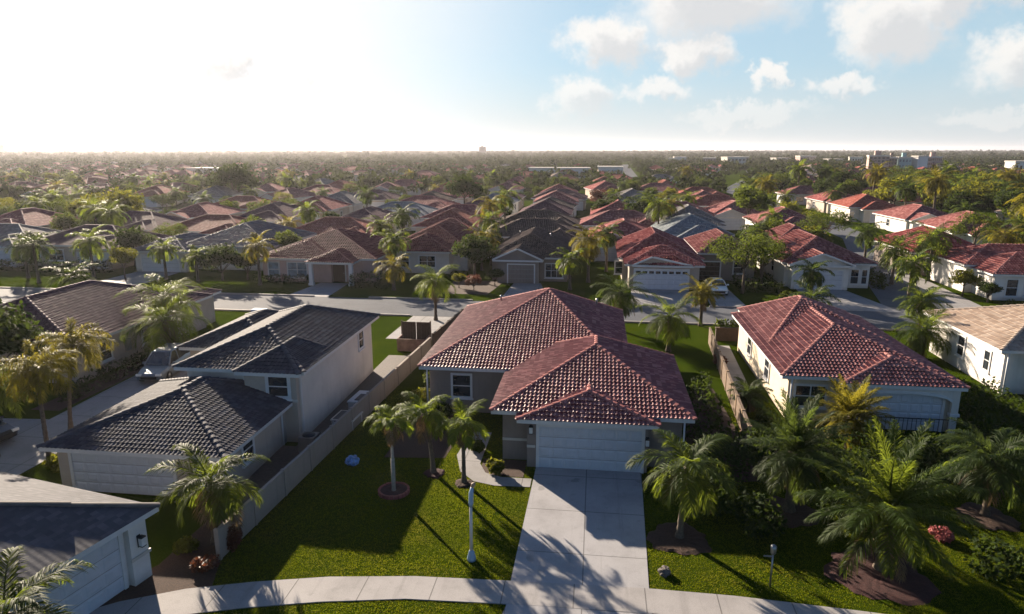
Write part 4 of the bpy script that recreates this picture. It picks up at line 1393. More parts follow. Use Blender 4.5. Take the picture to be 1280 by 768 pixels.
def make_trees():
    seed = 100
    for kind, H_, Rc in (('round', 6, 3.0), ('round', 6.6, 2.6), ('bushy', 5.0, 3.2), ('bushy', 4.4, 2.6), ('wispy', 6.5, 3.6)):
        seed += 1
        mb, V, F = tree_proto(seed, H_, Rc, kind)
        tm = None
        for cn, m in TREE_MATS.items():
            cm = np_mesh(None, V, F, m)
            TREES.setdefault((kind, cn), []).append([mb, cm, tm])


make_trees()
trunk_cache = {}
TREE_N = {'round': 'shade_tree', 'bushy': 'bushy_tree', 'wispy': 'feathery_tree'}


far_palms = {}


def far_palm(colour, a, b, label, sc, rot, var, group):
    m = {'dark green': FOL_PALM_D, 'green': FOL_PALM, 'yellow-green': FOL_PALM_Y}[colour]
    k = (colour, var % 3)
    if k not in far_palms:
        mb = MB(); tip = palm_trunk(mb, 4.6 + var % 3 * .8, .17, .13, (.3 - var % 3 * .3, .2), 900 + var)
        far_palms[k] = [mb, palm_crown_mesh(900 + var % 3, 2.9, 24, 20, .9, .1, m, 1.5, 1.25, -.6), tip, None]
    mb, cm, tip, tm = far_palms[k]
    t = thing('garden_palm', label, 'palm tree', (a, b, 0), rot, group)
    t.scale = (sc, sc, sc)
    if tm is None:
        far_palms[k][3] = mb.build('trunk', M_TRUNK, t).data
    else:
        link('trunk', tm, t)
    link('crown', cm, t, tip)
    return t


def tree(kind, colour, a, b, label, sc=1.0, rot=0, var=0, group='trees between the houses', trunk=M_BARK, sz=None):
    if kind == 'palm':
        return far_palm(colour, a, b, label, max(.75, sc), rot, var, 'palms between the far houses' if group == 'trees between the houses' else group)
    lst = TREES[(kind, colour)]
    mb, cm, _ = lst[var % len(lst)]
    t = thing(TREE_N[kind], label, 'tree', (a, b, 0), rot, group)
    t.scale = (sc, sc, sz or sc)
    key = id(mb)
    if key not in trunk_cache:
        o = mb.build('trunk', M_BARK, t); trunk_cache[key] = o.data
    else:
        link('trunk', trunk_cache[key], t)
    link('crown', cm, t)
    return t


def hedge(label, x0, y0, x1, y1, h_, m=FOL_DARK, dens=55, name='hedge', size=.13, group=None, ragged=.12):
    g = np.random.default_rng(int(abs(x0 * 31 + y0 * 17)) + 3)
    w, d = x1 - x0, y1 - y0
    area = w * d + 2 * (w + d) * h_
    n = int(area * dens)
    cx, cy = (x0 + x1) / 2, (y0 + y1) / 2
    p = g.uniform(-.5, .5, (n, 3)) * (w, d, h_)
    ax = g.integers(0, 3, n); sg = g.choice([-1, 1], n)
    for k, ext in ((0, w), (1, d), (2, h_)):
        s = ax == k
        p[s, k] = sg[s] * ext / 2 * g.uniform(.8, 1, s.sum())
    lump = 1 + ragged * 2 * np.sin(p[:, 0] * 2.1 + y0) * np.cos(p[:, 1] * 1.7 + x0)
    p *= lump[:, None]
    p[:, 2] += h_ / 2
    p += g.normal(0, ragged * .5, (n, 3)); p[:, 2] = np.maximum(p[:, 2], .04)
    nr = g.normal(size=(n, 3)); nr /= np.linalg.norm(nr, axis=1, keepdims=True)
    a = np.cross(nr, g.normal(size=(n, 3))); a /= np.linalg.norm(a, axis=1, keepdims=True); b = np.cross(nr, a)
    s = size * g.uniform(.6, 1.3, n)[:, None]
    V = np.stack([p - a * s, p - b * s * .55, p + a * s, p + b * s * .55], 1).reshape(-1, 3)
    o = np_mesh(name, V, np.arange(n * 4).reshape(n, 4), m, loc=(cx, cy, 0))
    return tag(o, label, 'hedge' if name == 'hedge' else 'shrub', group)


def shrub(label, a, b, r, h_, m=FOL_MID, name='shrub', size=.11, n=None, group='garden shrubs'):
    g = np.random.default_rng(int(abs(a * 53 + b * 29)) + 1)
    cs, rs = [(0, 0, h_ * .5)], [(r * .8, r * .8, h_ * .5)]
    for i in range(6):
        th = i * 1.05 + g.uniform(-.3, .3)
        cs.append((math.cos(th) * r * .6, math.sin(th) * r * .6, h_ * g.uniform(.3, .7))); rs.append((r * .45, r * .45, h_ * .35))
    V, F = leaf_arrays(g, cs, rs, n or int(600 * max(1, r * r)), size)
    V[:, 2] = np.maximum(V[:, 2], .02)
    o = np_mesh(name, V, F, m, loc=(a, b, 0))
    return tag(o, label, 'shrub', group)


tree('bushy', 'dark green', -35.8, 35.0, 'dense dark tree at the left edge shading the wide driveway', 1.1, .4, 0)
tree('round', 'dark green', -13.7, 76.4, 'round dark tree with visible trunk left of the dark brown gabled house', .92, 0, 0)
tree('wispy', 'green', 15.4, 72.4, 'wide feathery olive-green tree over the parked car', 1.05, .7, 0)
tree('wispy', 'green', 18.4, 77.0, 'second feathery tree close behind the wide one over the car', .85, 2.7, 0)
tree('bushy', 'dark green', -42.6, 72.8, 'dense dark bush-like tree between twin palms and portico house', .78, .4, 0)
tree('bushy', 'dark green', -39.9, 73.6, 'rounded dark bush-like tree touching the portico house corner', .7, 1.9, 1)
tree('round', 'yellow-green', -53.5, 71.2, 'small twin-trunked yellow-green tree on the lit front lawn edge', .62, .3, 1)
tree('bushy', 'rust red', -12.8, 70.6, 'low rust-red bush in the bed before the dark brown gabled house', .32, .3, 0)
tree('bushy', 'yellow-green', -14.6, 71.6, 'low yellow bush beside the rust-red bush under the round dark tree', .36, 1.3, 1)
tree('bushy', 'dark green', -10.9, 73.4, 'dark bush against the wall of the dark brown gabled house', .42, 2.3, 1)
tree('round', 'yellow-green', 29.4, 97.0, 'small round street tree with thin trunk by the side street', .8, .3, 0)
tree('bushy', 'yellow-green', 34.6, 118, 'bright yellow-green hedge tree along the side street bend', .85, .3, 0)
tree('bushy', 'yellow-green', 35.6, 124, 'further bright yellow-green tree along the side street bend', .95, 1.3, 1)
tree('bushy', 'dark green', 38.5, 67.9 + 3, 'trimmed dark bush on the verge before the white stepped-roof house', .45, .3, 1)
tree('round', 'yellow-green', 37.4, 73.4, 'small pale clipped tree left of the white stepped-roof house', .5, .8, 0)
tree('bushy', 'dark green', -98, 178, 'big dark round tree standing out on the hazy left skyline', 2.1, 0, 0)
tree('bushy', 'dark green', -75, 96, 'broad dark tree by the long grey roof at left', 1.1, 1, 0)
tree('bushy', 'yellow-green', -82, 108, 'broad sunlit yellow-green tree near the left edge', 1.5, 2, 0)
tree('bushy', 'yellow-green', -90, 112, 'second broad sunlit tree at the left edge', 1.35, .5, 1)
tree('round', 'dark green', -31, 160, 'large dark rounded tree in the middle distance left of the dark roof row', 1.55, .5, 0)
tree('round', 'rust red', .5, 158, 'red-leaved tree between the roof rows', .95, .5, 1)
tree('bushy', 'dark green', 8.2, 128, 'broad dark tree behind the tall thick palm', 1.25, .5, 0)
tree('bushy', 'dark green', 2.0, 134, 'broad dark tree left of the tall thick palm in the roof rows', 1.2, 1.5, 1)

trng = random.Random(77)
REL = []
for i in range(900):
    b = 80 + (trng.random() ** 1.15) * 190
    a = trng.uniform(-.95 * b - 10, .75 * b + 10)
    y = a * -math.sin(YAW) + b * math.cos(YAW); x = a * math.cos(YAW) + b * math.sin(YAW)
    if abs(x) > .8 * y + 4:
        continue
    if any(abs(a - q[1]) < q[3] * .8 + 1.2 and abs(b - q[2]) < q[4] * .8 + 1.2 for q in HOUSES):
        continue
    xs = 27 + (b - 67) * .5 if b < 94 else 40 + (b - 94) * .2 if b < 122 else 46.5
    if abs(a - xs - 2) < 7.5 or (-4 < a < 1 and b < 130) or (-25 < a < -16 and b < 100):
        continue
    if any((a - p[0]) ** 2 + (b - p[1]) ** 2 < 16 for p in REL):
        continue
    REL.append((a, b))
    if len(REL) >= 235:
        break
for i in range(400):
    a = trng.uniform(50, 175); b = trng.uniform(92, 235)
    x = a * math.cos(YAW) + b * math.sin(YAW); y = a * -math.sin(YAW) + b * math.cos(YAW)
    if x > .8 * y + 2 or a < 54 + max(0, b - 240) * .3:
        continue
    if any(abs(a - q[1]) < q[3] * .75 + 1 and abs(b - q[2]) < q[4] * .75 + 1 for q in HOUSES) or any((a - p[0]) ** 2 + (b - p[1]) ** 2 < 25 for p in REL):
        continue
    REL.append((a, b))
    if len(REL) > 285:
        break
named = [q for q in HOUSES if q[0]]
pend = {}
for a, b in REL:
    kind = trng.choice(['round', 'round', 'bushy', 'bushy', 'wispy', 'palm', 'palm', 'palm'])
    colr = trng.choice(['dark green', 'dark green', 'dark green', 'green', 'green', 'green', 'yellow-green'] if b < 150 else ['dark green', 'green', 'green', 'yellow-green'])
    sc = trng.uniform(.6, 1.05) * (1.5 if a > 50 else 1.35 if a > 20 and b > 110 else 1.0)
    if b < 150:
        q = min(named, key=lambda q: (q[1] - a) ** 2 + (q[2] - b) ** 2)
        dx, dy = a - q[1], b - q[2]
        rel = 'behind' if dy > abs(dx) * .9 else 'before' if -dy > abs(dx) * .9 else 'right of' if dx > 0 else 'left of'
        word = {'round': 'shade tree', 'bushy': 'bushy tree', 'wispy': 'feathery tree', 'palm': 'palm'}[kind]
        pend.setdefault((f'{colr} {word}', f'{rel} the {q[0]}'), []).append((a, b, kind, colr, sc))
    else:
        word = {'round': 'rounded', 'bushy': 'bushy', 'wispy': 'feathery', 'palm': 'palm-like'}[kind]
        tree(kind, colr, a, b, f'{word} {colr} tree among the distant rooftops {zone(a, b)}' + (', the farther band' if b > 205 else ''), sc, trng.uniform(0, 6), trng.randrange(3), f'{word} {colr} trees among distant rooftops')
for (d, rel), lst in pend.items():
    lst.sort(key=lambda q: -q[4])
    names = [''] if len(lst) == 1 else ['larger ', 'smaller '] if len(lst) == 2 else ['largest ', 'middle-sized ', 'smallest '] if len(lst) == 3 else [f'{ORD[i]} largest ' for i in range(len(lst))]
    for (a, b, kind, colr, sc), nn in zip(lst, names):
        tree(kind, colr, a, b, f'{nn}{d} {rel}', sc, trng.uniform(0, 6), trng.randrange(3))

# woodland that nobody could count, out to the horizon
def woodland():
    g = np.random.default_rng(5)
    N = 21000
    r = np.exp(g.uniform(math.log(215), math.log(7600), N))
    th = g.uniform(-R(52), R(50), N) + YAW
    a = -np.sin(th) * r; b = np.cos(th) * r
    keep = np.ones(N, bool)
    for q in HOUSES:
        keep &= ~((np.abs(a - q[1]) < q[3] * .75) & (b > q[2] - q[4] * .8 - 3) & (b < q[2] + q[4] * .7))
    xs = np.where(b < 262, 47, 47 + (b - 262) * .26)
    keep &= ~((np.abs(a - xs) < np.where(b < 262, 7, 4.5)) & (b < 520))
    keep &= ~((b > 295) & (b < 705) & (np.abs(a - (17 + (b - 300) * .022)) < 5))
    for x, y, w in ((-20, 372, 17), (7, 384, 8), (166, 440, 9), (176, 446, 6), (184, 447, 6), (192, 446, 6), (202, 452, 7), (246, 440, 11), (-190, 330, 15)):
        keep &= ~((np.abs(a - x) < w) & (b > y - 28) & (b < y + 10))
    keep &= ~((b < 420) & (g.random(N) < .62))
    a, b, r = a[keep], b[keep], r[keep]
    n = len(a)
    size = np.clip(r / 420, 1, 5.5)
    rad = g.uniform(1.9, 3.6, n) * (.75 + .25 * size)
    hh = g.uniform(3.4, 6.6, n) * (1 + .16 * size * g.random(n)); hh[r > 1200] *= g.uniform(.95, 1.35, (r > 1200).sum())
    K = 26
    d = g.normal(size=(n, K, 3)); d /= np.linalg.norm(d, axis=2, keepdims=True)
    d[..., 2] = np.abs(d[..., 2]) * 1.1 - .25
    rr = g.uniform(.55, 1.1, (n, K, 1))
    p = d * rr * np.stack([rad, rad, hh * .5], 1)[:, None, :] + np.stack([a, b, hh * .5], 1)[:, None, :]
    nr = d * .8 + g.normal(size=d.shape) * .55; nr /= np.linalg.norm(nr, axis=2, keepdims=True)
    u = np.cross(nr, g.normal(size=d.shape)); u /= np.linalg.norm(u, axis=2, keepdims=True); v = np.cross(nr, u)
    s = (rad * .36)[:, None, None] * g.uniform(.6, 1.25, (n, K, 1))
    V = np.stack([p - u * s, p - v * s * .7, p + u * s, p + v * s * .7], 2).reshape(-1, 3)
    V[:, 2] = np.maximum(V[:, 2], .0)
    o = np_mesh('distant_woodland', V, np.arange(n * K * 4).reshape(-1, 4), FOL_FAR)
    tag(o, 'mass of trees fading to the flat horizon', 'woodland', kind='stuff')


woodland()

# hedges and shrubs of the near lots
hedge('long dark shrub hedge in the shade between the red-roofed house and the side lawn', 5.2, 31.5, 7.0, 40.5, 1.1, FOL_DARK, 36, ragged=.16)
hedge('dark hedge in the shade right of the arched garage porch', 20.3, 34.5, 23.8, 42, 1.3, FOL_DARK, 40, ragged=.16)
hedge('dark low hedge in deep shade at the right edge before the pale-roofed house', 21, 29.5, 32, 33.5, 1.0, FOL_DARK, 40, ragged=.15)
hedge('dark clipped hedge along the portico house front wall', -38.2, 71.9, -32.0, 72.6, .8, FOL_DARK, 60)
hedge('dark hedge on the lawn right of the portico', -26.3, 70.2, -22.6, 74, 1.3, FOL_DARK, 40)
hedge('narrow hedge growing along the top of the dark timber retaining wall', 9.8, 53.9, 13.6, 54.5, .5, FOL_MID, 80).location.z = 1.0
hedge('dark hedge along the wall beside the silver car', -31.9, 36, -30.9, 47, .8, FOL_DARK, 50)
hedge('dark hedge in front of the brown house behind the car', 15.4, 73, 19.2, 77.6, 1.0, FOL_DARK, 36, ragged=.15)
hedge('dark hedge beside the side street right of the white low-gabled house', 30.4, 78, 32.2, 92, 1.2, FOL_DARK, 36, ragged=.15)
hedge('dark hedge across the front of the long grey roof at left', -76, 75.0, -60, 76.4, 1.3, FOL_DARK, 36, ragged=.15)
shrub('spiky yellow bush beside the curving garden path', -4.35, 28.9, .42, .7, FOL_YEL, size=.12)
shrub('small green bush at the far end of the garden path', -5.6, 31.2, .4, .6, FOL_MID)
shrub('bright bush against the side wall near the concrete fence', -9.95, 37.2, .8, 1.0, FOL_YEL)
shrub('second bush along the side wall, deeper in shade', -10.0, 40.4, .7, .9, FOL_MID)
shrub('dark bush in the bed below the taupe wall window', -8.4, 34.9, .9, 1.0, FOL_DARK)
shrub('dark bush beside the leaning lawn palm bed', -6.9, 33.4, .8, .9, FOL_DARK)
shrub('yellow-green bush at the corner of the grey shingle house', -14.9, 21.2, .45, .6, FOL_YEL, size=.09)
shrub('rust-coloured bush in the mulch bed by the sidewalk', -13.6, 20.3, .5, .45, FOL_RUST, size=.08)
shrub('red-leaved shrub at the near end of the concrete fence', -13.25, 21.6, .35, 1.0, FOL_RUST, size=.1)
shrub('yellow bush beside the foxtail palm trunk', -24.6, 26.9, .8, .8, FOL_YEL)
shrub('pink flowering bush in the shade beside the huge arching palm', 13.6, 25.6, .45, .5, FOL_PINK, size=.08)
shrub('rounded dark bush added to shade the lawn, close behind the driveway palm trunk', 5.1, 26.5, 1.3, 1.9, FOL_DARK)  # added and made tall so its shadow falls on the right lawn
shrub('dark bush added to shade the lawn halfway between driveway palm and dense bushy palm', 6.7, 25.2, 1.1, 1.4, FOL_DARK)  # extra bush put here for its shadow on the lawn
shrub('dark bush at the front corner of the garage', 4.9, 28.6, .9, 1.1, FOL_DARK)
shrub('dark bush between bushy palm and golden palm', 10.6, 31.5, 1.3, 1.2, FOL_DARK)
shrub('tall dark bush added for its shade in the planting bed behind the driveway palm', 6.2, 29.6, 1.2, 1.9, FOL_DARK)  # bushes from here to the hedge are added to shade the right lawn
shrub('wide dark bush added for its shade behind the dense bushy palm', 8.6, 30.6, 1.5, 1.9, FOL_DARK)
shrub('dark bush added for its shade between golden palm and huge arching palm', 12.6, 29.4, 1.6, 1.7, FOL_DARK)
shrub('low dark bush added to darken the lawn between bushy palm and huge arching palm', 10.4, 26.9, 1.0, 1.0, FOL_DARK)
shrub('dark bush added for its shade behind the palm at the shaded wall', 15.4, 30.6, 1.5, 1.9, FOL_DARK)
shrub('dark bush added to darken the lawn right of the huge arching palm', 14.6, 23.6, 1.1, 1.2, FOL_DARK)
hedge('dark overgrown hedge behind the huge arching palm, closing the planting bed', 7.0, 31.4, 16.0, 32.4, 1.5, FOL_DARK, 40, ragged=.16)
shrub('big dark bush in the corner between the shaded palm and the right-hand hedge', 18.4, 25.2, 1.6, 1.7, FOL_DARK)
shrub('yellow bush on the lit side lawn edge near the small palm', 9.6, 37.2, .5, .6, FOL_YEL)
shrub('round terracotta pot plant on the side lawn path', 8.9, 47.2, .5, .7, FOL_RUST)
shrub('dark bush beside the pale wall at the right edge', 17.6, 31.6, 1.4, 1.3, FOL_DARK)
shrub('bush with light tips behind the palm at the right edge', 20.4, 30.0, 1.2, 1.5, FOL_MID)
shrub('clipped bush on the verge beside the white low-gabled house path', 19.4, 70.6, .7, .8, FOL_MID)
shrub('low bush by the white garage of the red double-garage house', 11.4, 72.4, .6, .9, FOL_DARK)
shrub('low clipped bush row end by the white stepped-roof house window', 42.5, 70.6, .8, .7, FOL_MID)
shrub('sunlit bush on the verge near the white stepped-roof house corner', 40.2, 69.2, .9, .6, FOL_YEL)

# ------------------------------------------------------------------ fences and walls
def panel_fence(label, pts, h_, span, m, post=M_FENCE, name='panel_fence', thick=.1, cap=True):
    t = thing(name, label, 'fence', (pts[0][0], pts[0][1], 0))
    o = Vector((pts[0][0], pts[0][1], 0))
    for p, q in zip(pts[:-1], pts[1:]):
        p, q = Vector((*p, 0)) - o, Vector((*q, 0)) - o
        L = (q - p).length; n = max(1, round(L / span)); d = (q - p) / L; ang = math.atan2(d.y, d.x)
        for i in range(n):
            s = L / n
            c = p + d * (s * (i + .5))
            mb = MB(); mb.box(-s / 2 + .05, -thick / 2, 0, s / 2 - .05, thick / 2, h_)
            if cap:
                mb.box(-s / 2 + .06, -thick / 2 - .02, h_ + .002, s / 2 - .06, thick / 2 + .02, h_ + .06)
            mb.build('panel', m, t, c, ang)
            c = p + d * (s * i)
            mb = MB(); mb.box(-.06, -.09, 0, .06, .09, h_ + .1); mb.build('post', post, t, c, ang)
    return t


panel_fence('long beige concrete panel fence along the left side of the front lawn', [(-13.4, 20.9), (-11.9, 47.5)], 1.15, 2.4, M_FENCE)
panel_fence('dark timber fence running from the panel fence back to the street', [(-11.8, 47.9), (-11.0, 57.8)], 1.3, 2.0, M_DARKWOOD, M_DARKWOOD, 'timber_fence')
panel_fence('weathered wooden fence with pale posts between side lawn and red-roofed house', [(7.9, 33.0), (9.0, 52.8)], 1.2, 2.2, M_WOOD, M_TAN, 'timber_fence')
mb = MB(); mb.box(9.6, 53.4, 0, 13.8, 53.7, 1.0); mb.box(9.55, 53.38, 1.002, 13.85, 53.75, 1.06)
tag(mb.build('retaining_wall', M_DARKWOOD), 'dark timber retaining wall with hedge behind the arched garage house', 'wall')
# timber enclosure behind the split-level house
t = thing('timber_bin_store', 'brown timber bin store with tall double doors by the rear driveway', 'bin store', (-13.4, 48.2, 0))
for x0, x1 in ((-1.05, -.03), (.03, 1.05)):
    mb = MB(); mb.box(x0, .9, 0, x1, .98, 1.9)
    for k in range(5):
        u = x0 + (x1 - x0) * (k + .5) / 5
        mb.box(u - .08, .87, .05, u + .08, .9, 1.85)
    mb.build('door', M_DARKWOOD, t)
for x in (-1.16, 1.08):
    mb = MB(); mb.box(x, .85, 0, x + .08, 1.0, 2.0); mb.build('post', M_WOOD, t)
mb = MB(); mb.box(-1.1, -.6, 0, 1.1, -.52, .95); mb.box(-1.1, -.519, 0, -1.02, .84, .95); mb.box(1.02, -.519, 0, 1.1, .84, .95)
mb.build('low_wall', plain('brown_boards', (.17, .10, .075), .8, var=.3), t)
# side yard things
t = thing('storage_bench', 'pale grey storage bench with raised lid in the narrow side yard', 'bench', (-13.2, 36.4, 0), R(-3))
mb = MB(); mb.box(-.6, -.9, 0, .6, .9, .55); mb.build('box', M_PALE, t)
mb = MB(); mb.box(-.65, -.95, .553, .65, .95, .62); mb.build('lid', M_WHITE, t)
mb = MB(); mb.box(-.3, -.7, .623, .5, .3, .66); mb.build('cushion', M_DARKMETAL, t)
t = thing('garden_table', 'dark low garden table with pale rim between storage bench and fence', 'table', (-13.2, 33.6, 0), R(-3))
mb = MB(); mb.box(-.65, -.7, .5, .65, .7, .56); mb.build('table_top', M_PALE, t)
mb = MB(); mb.box(-.55, -.6, .563, .55, .6, .575); mb.build('inset', M_DARKMETAL, t)
for x in (-.55, .55):
    for y in (-.6, .6):
        mb = MB(); mb.box(x - .05, y - .05, 0, x + .05, y + .05, .498); mb.build('leg', M_PALE, t)
t = thing('air_conditioner', 'grey air conditioning unit on the patio behind the window wall', 'air conditioner', (-13.9, 30.2, 0))
mb = MB(); mb.box(-.4, -.4, .05, .4, .4, .85); mb.build('housing', M_METAL, t)
mb = MB(); mb.tube([(0, 0, .852), (0, 0, .9)], [.33, .3], 14); mb.build('fan_grille', M_DARKMETAL, t)

# ------------------------------------------------------------------ small things on the lawn
t = thing('lamp_post', 'slim pale lamp post with light blue sleeve and tan tip on the front lawn', 'lamp post', (-4.2, 22.0, 0))
mb = MB(); mb.tube([(0, 0, 0), (0, 0, .12), (0, 0, .35), (0, 0, .42)], [.17, .16, .10, .065], 14); mb.build('base', M_BLUE, t)
mb = MB(); mb.tube([(0, 0, .421), (0, 0, 2.2)], [.062, .055], 12); mb.build('pole', M_PALE, t)
mb = MB(); mb.tube([(0, 0, 2.15), (.01, 0, 2.3), (.02, 0, 2.7), (.06, .02, 2.92)], [.062, .09, .085, .05], 12); mb.build('sleeve', M_BLUE, t)
mb = MB(); mb.tube([(.06, .02, 2.92), (.1, .03, 3.02), (.16, .05, 3.1)], [.06, .085, .02], 10); mb.build('cap', M_TAN, t)
t = thing('garden_light', 'short metal garden light in the shaded lawn near the sidewalk', 'garden light', (6.3, 21.7, 0))
mb = MB(); mb.tube([(0, 0, 0), (0, 0, 1.25)], [.035, .03], 8); mb.build('pole', M_METAL, t)
mb = MB(); mb.tube([(0, 0, 1.25), (0, 0, 1.3), (0, 0, 1.55), (0, 0, 1.62)], [.05, .09, .11, .03], 10); mb.build('lamp_head', M_METAL, t)
mb = MB(); mb.box(-.3, -.02, 1.15, .02, .02, 1.19); mb.build('arm', M_METAL, t)


def lump(name, label, cat, a, b, r, m, seed, sq=.75, n=3, amp=.25):
    bm = bmesh.new(); bmesh.ops.create_icosphere(bm, subdivisions=n, radius=r)
    rng = random.Random(seed)
    dirs = [Vector((rng.gauss(0, 1), rng.gauss(0, 1), rng.gauss(0, 1))).normalized() for _ in range(26)]
    for v in bm.verts:
        d = v.co.normalized(); k = 1 + amp * max(-.6, min(1, sum(math.cos(9 * d.dot(q)) for q in dirs) / 6))
        v.co *= k; v.co.z = max(-r * .45, v.co.z * sq)
    me = bpy.data.meshes.new(name); bm.to_mesh(me); bm.free(); me.materials.append(m)
    o = link(name, me, None, (a, b, r * .45))
    return tag(o, label, cat)


lump('crumpled_tarp', 'crumpled blue and white plastic tarp lying on the shaded lawn', 'tarp', -11.3, 29.1, .3, M_TARP, 4, .8, 4, .22)
lump('rock', 'single dark rock on the sunlit lawn right of the driveway', 'rock', 2.75, 22.0, .2, M_ROCK, 9, .8)


# ------------------------------------------------------------------ cars
def car(label, a, b, rot, m, suv=False, name='parked_car'):
    t = thing(name, label, 'car', (a, b, 0), rot, 'cars parked on the driveways')
    L, W = (4.7, 1.86) if suv else (4.4, 1.78)
    H_ = 1.68 if suv else 1.45
    # stations along the length: y, half width, sill, belt
    st = [(-L / 2, .66, .42, .62), (-L / 2 + .12, .82, .30, .74), (-L / 2 + .7, .92, .24, .86), (-.9, .93, .22, .95), (.4, .93, .22, .97), (1.3, .92, .24, 1.0), (L / 2 - .25, .86, .3, 1.0), (L / 2, .72, .42, .9)]
    k = W / 1.86
    vs, fs = [], []
    for y, w, z0, z1 in st:
        w *= k
        vs += [(-w * .93, y, z0), (-w, y, z0 + .2), (-w * .98, y, z1 - .14), (-w * .86, y, z1), (w * .86, y, z1), (w * .98, y, z1 - .14), (w, y, z0 + .2), (w * .93, y, z0)]
    for i in range(len(st) - 1):
        for j in range(8):
            p, q = i * 8 + j, i * 8 + (j + 1) % 8
            fs.append((p, p + 8, q + 8, q))
    fs.append(tuple(range(8))); fs.append(tuple(range(len(st) * 8 - 1, len(st) * 8 - 9, -1)))
    mb = MB(); mb.add(vs, fs, smooth=False); mb.build('body', m, t)
    # cabin: belt ring and roof ring
    yb0, yb1, yr0, yr1 = -1.15, (L / 2 - .25 if suv else 1.55), -.35, (L / 2 - .7 if suv else .95)
    wb, wr = .80 * k, .62 * k
    ring = lambda y0, y1, w, z: [(-w, y0, z), (w, y0, z), (w, y1, z), (-w, y1, z)]
    A, B = ring(yb0, yb1, wb, .955), ring(yr0, yr1, wr, H_ - .06)
    mb = MB(); mb.add(A + B, [(0, 1, 5, 4), (1, 2, 6, 5), (2, 3, 7, 6), (3, 0, 4, 7)]); mb.build('glasshouse', M_GLASS, t)
    mb = MB(); C_ = ring(yr0 + .06, yr1 - .06, wr * .93, H_)
    mb.add(B + C_, [(0, 1, 5, 4), (1, 2, 6, 5), (2, 3, 7, 6), (3, 0, 4, 7), (4, 5, 6, 7)]); mb.build('roof_panel', m, t)
    mb = MB()
    for i in range(4):
        mb.tube([A[i], B[i]], [.05, .045], 6)
    for sx in (-1, 1):
        mb.tube([(sx * wb, .25, .95), (sx * wr, .28, H_ - .06)], [.04, .035], 6)
    mb.build('pillars', m, t)
    for sx in (-1, 1):
        for y in (-L / 2 + .85, L / 2 - .85):
            mb = MB(); x = sx * (W / 2 - .1)
            mb.tube([(x - .11, y, .33), (x + .11, y, .33)], [.33, .33], 18)
            w_ = mb.build('wheel', M_RUBBER, t)
            mb = MB(); mb.tube([(x + sx * .105, y, .33), (x + sx * .125, y, .33)], [.2, .18], 12); mb.build('rim', M_METAL, w_)
        mb = MB(); mb.box(sx * .62 - .17, -L / 2 - .01, .6, sx * .62 + .17, -L / 2 + .14, .73); mb.build('headlight', plain('lamp_glass', (.75, .75, .72), .15), t)
        mb = MB(); mb.box(sx * .66 - .14, L / 2 - .12, .7, sx * .66 + .14, L / 2 + .01, .86); mb.build('tail_light', plain('red_lens', (.35, .02, .02), .2), t)
        mb = MB(); mb.box(sx * .98 - .1, -.85, .95, sx * .98 + .1, -.7, 1.08); mb.build('mirror', m, t)
    mb = MB(); mb.box(-.5, -L / 2 - .015, .38, .5, -L / 2 + .1, .55); mb.build('grille', M_RUBBER, t)
    return t


M_SILVER = plain('silver_paint', (.15, .18, .22), .3, .3, var=.06)
M_CARW = plain('white_car_paint', (.68, .7, .72), .25, .0, var=.05)
M_CARD = plain('dark_car_paint', (.05, .055, .065), .2, .3, var=.1)
car('silver hatchback parked on the left side driveway under the palm pair', -28.4, 40.6, R(8), M_SILVER, True)
car('dark car at the left edge parked on the wide driveway below the foxtail palms', -31.6, 29.2, R(80), M_CARD, False)
car('small silver-white car parked nose out before the brown house', 12.8, 72.6, R(0), M_CARW, False)

# ------------------------------------------------------------------ grass blades on the near lawns
def inside(a, b, poly):
    r = np.zeros(len(a), bool)
    n = len(poly)
    for i in range(n):
        (x0, y0), (x1, y1) = poly[i], poly[(i + 1) % n]
        c = (y0 > b) != (y1 > b)
        with np.errstate(divide='ignore', invalid='ignore'):
            r ^= c & (a < (x1 - x0) * (b - y0) / (y1 - y0 if y1 != y0 else 1e-9) + x0)
    return r


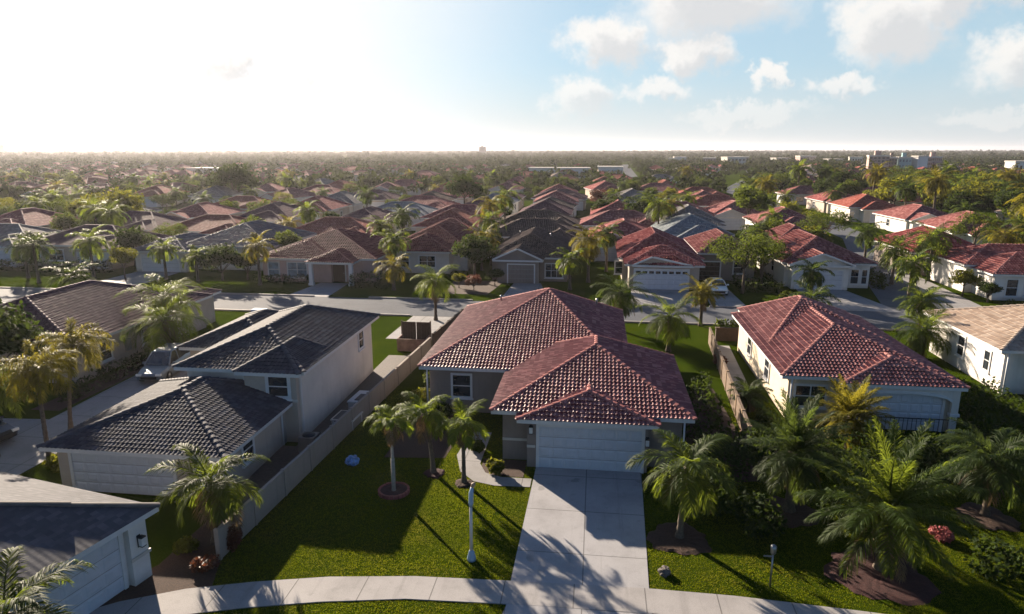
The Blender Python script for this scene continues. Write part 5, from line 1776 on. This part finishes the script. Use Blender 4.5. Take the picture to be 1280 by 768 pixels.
def grass():
    g = np.random.default_rng(8)
    N = 250000
    a = g.uniform(-13.4, 24, N); b = g.uniform(15.8, 40, N)
    keep = g.random(N) < np.where(b > 31, .5, 1)
    for o in COL.objects:
        if o.get('kind') == 'structure' and o.name.split('.')[0] in ('driveway', 'driveway_apron', 'sidewalk', 'front_path', 'garden_bed', 'patio', 'front_street', 'side_path'):
            vs = o.data.vertices; n = len(vs) // 2 if o.name.split('.')[0] in ('driveway', 'driveway_apron', 'sidewalk') and len(o.data.polygons) > 1 else len(vs)
            keep &= ~inside(a, b, [(v.co.x, v.co.y) for v in vs[:n]])
    keep &= ~((b > 20.5) & (a < -13.3 + (b - 20.9) * .056))
    keep &= ~((a > -9.3) & (a < 1.7) & (b > 36.2)) & ~((a > -4.3) & (a < 4.2) & (b > 30.5)) & ~((a > 10.7) & (b > 37.3)) & ~((a < -13.4 + .1) & (b < 21))
    for x, y, r in ((-8.5, 26.6, .66), (-7.15, 28.55, .45), (-5.6, 27.75, .4), (3.5, 24.35, 1.1), (8.3, 26.9, 1.15), (10.3, 22.9, 1.65), (16.2, 27.5, 1.05)):
        keep &= ((a - x) ** 2 + (b - y) ** 2) > r * r
    a, b = a[keep], b[keep]
    n = len(a)
    P = np.repeat(np.stack([a, b, np.zeros(n)], 1), 3, 0) + np.concatenate([g.normal(0, .04, (n * 3, 2)), np.zeros((n * 3, 1))], 1)
    patch = .75 + .25 * np.sin(P[:, 0] * 1.3 + 2 * np.sin(P[:, 1] * .7)) * np.cos(P[:, 1] * 1.1)
    h_ = g.uniform(.025, .06, n * 3) * patch
    th = g.uniform(0, 2 * np.pi, n * 3); w = g.uniform(.006, .014, n * 3)
    d = np.stack([np.cos(th), np.sin(th), np.zeros(n * 3)], 1) * w[:, None]
    tip = P + np.stack([g.normal(0, .022, n * 3), g.normal(0, .022, n * 3), h_], 1)
    V = np.stack([P - d, P + d, tip], 1).reshape(-1, 3)
    o = np_mesh('lawn_grass', V, np.arange(n * 9).reshape(-1, 3), M_GRASS)
    tag(o, 'short mown lawn grass in front of the houses', 'grass', kind='stuff')


grass()

# ------------------------------------------------------------------ haze: thin even air over the whole place
def haze():
    m, t, out = new_mat('haze_air')
    v = t.add('ShaderNodeVolumePrincipled', {'Color': (.97, .94, 1, 1), 'Density': .000095, 'Anisotropy': .5})
    t.l.new(v.outputs[0], out.inputs['Volume'])
    mb = MB(); mb.box(-7100, -70, -1, 7100, 9100, 45)
    o = mb.build('haze', m); o['kind'] = 'stuff'; o['label'] = 'thin warm haze lying over the town'; o['category'] = 'haze'


haze()
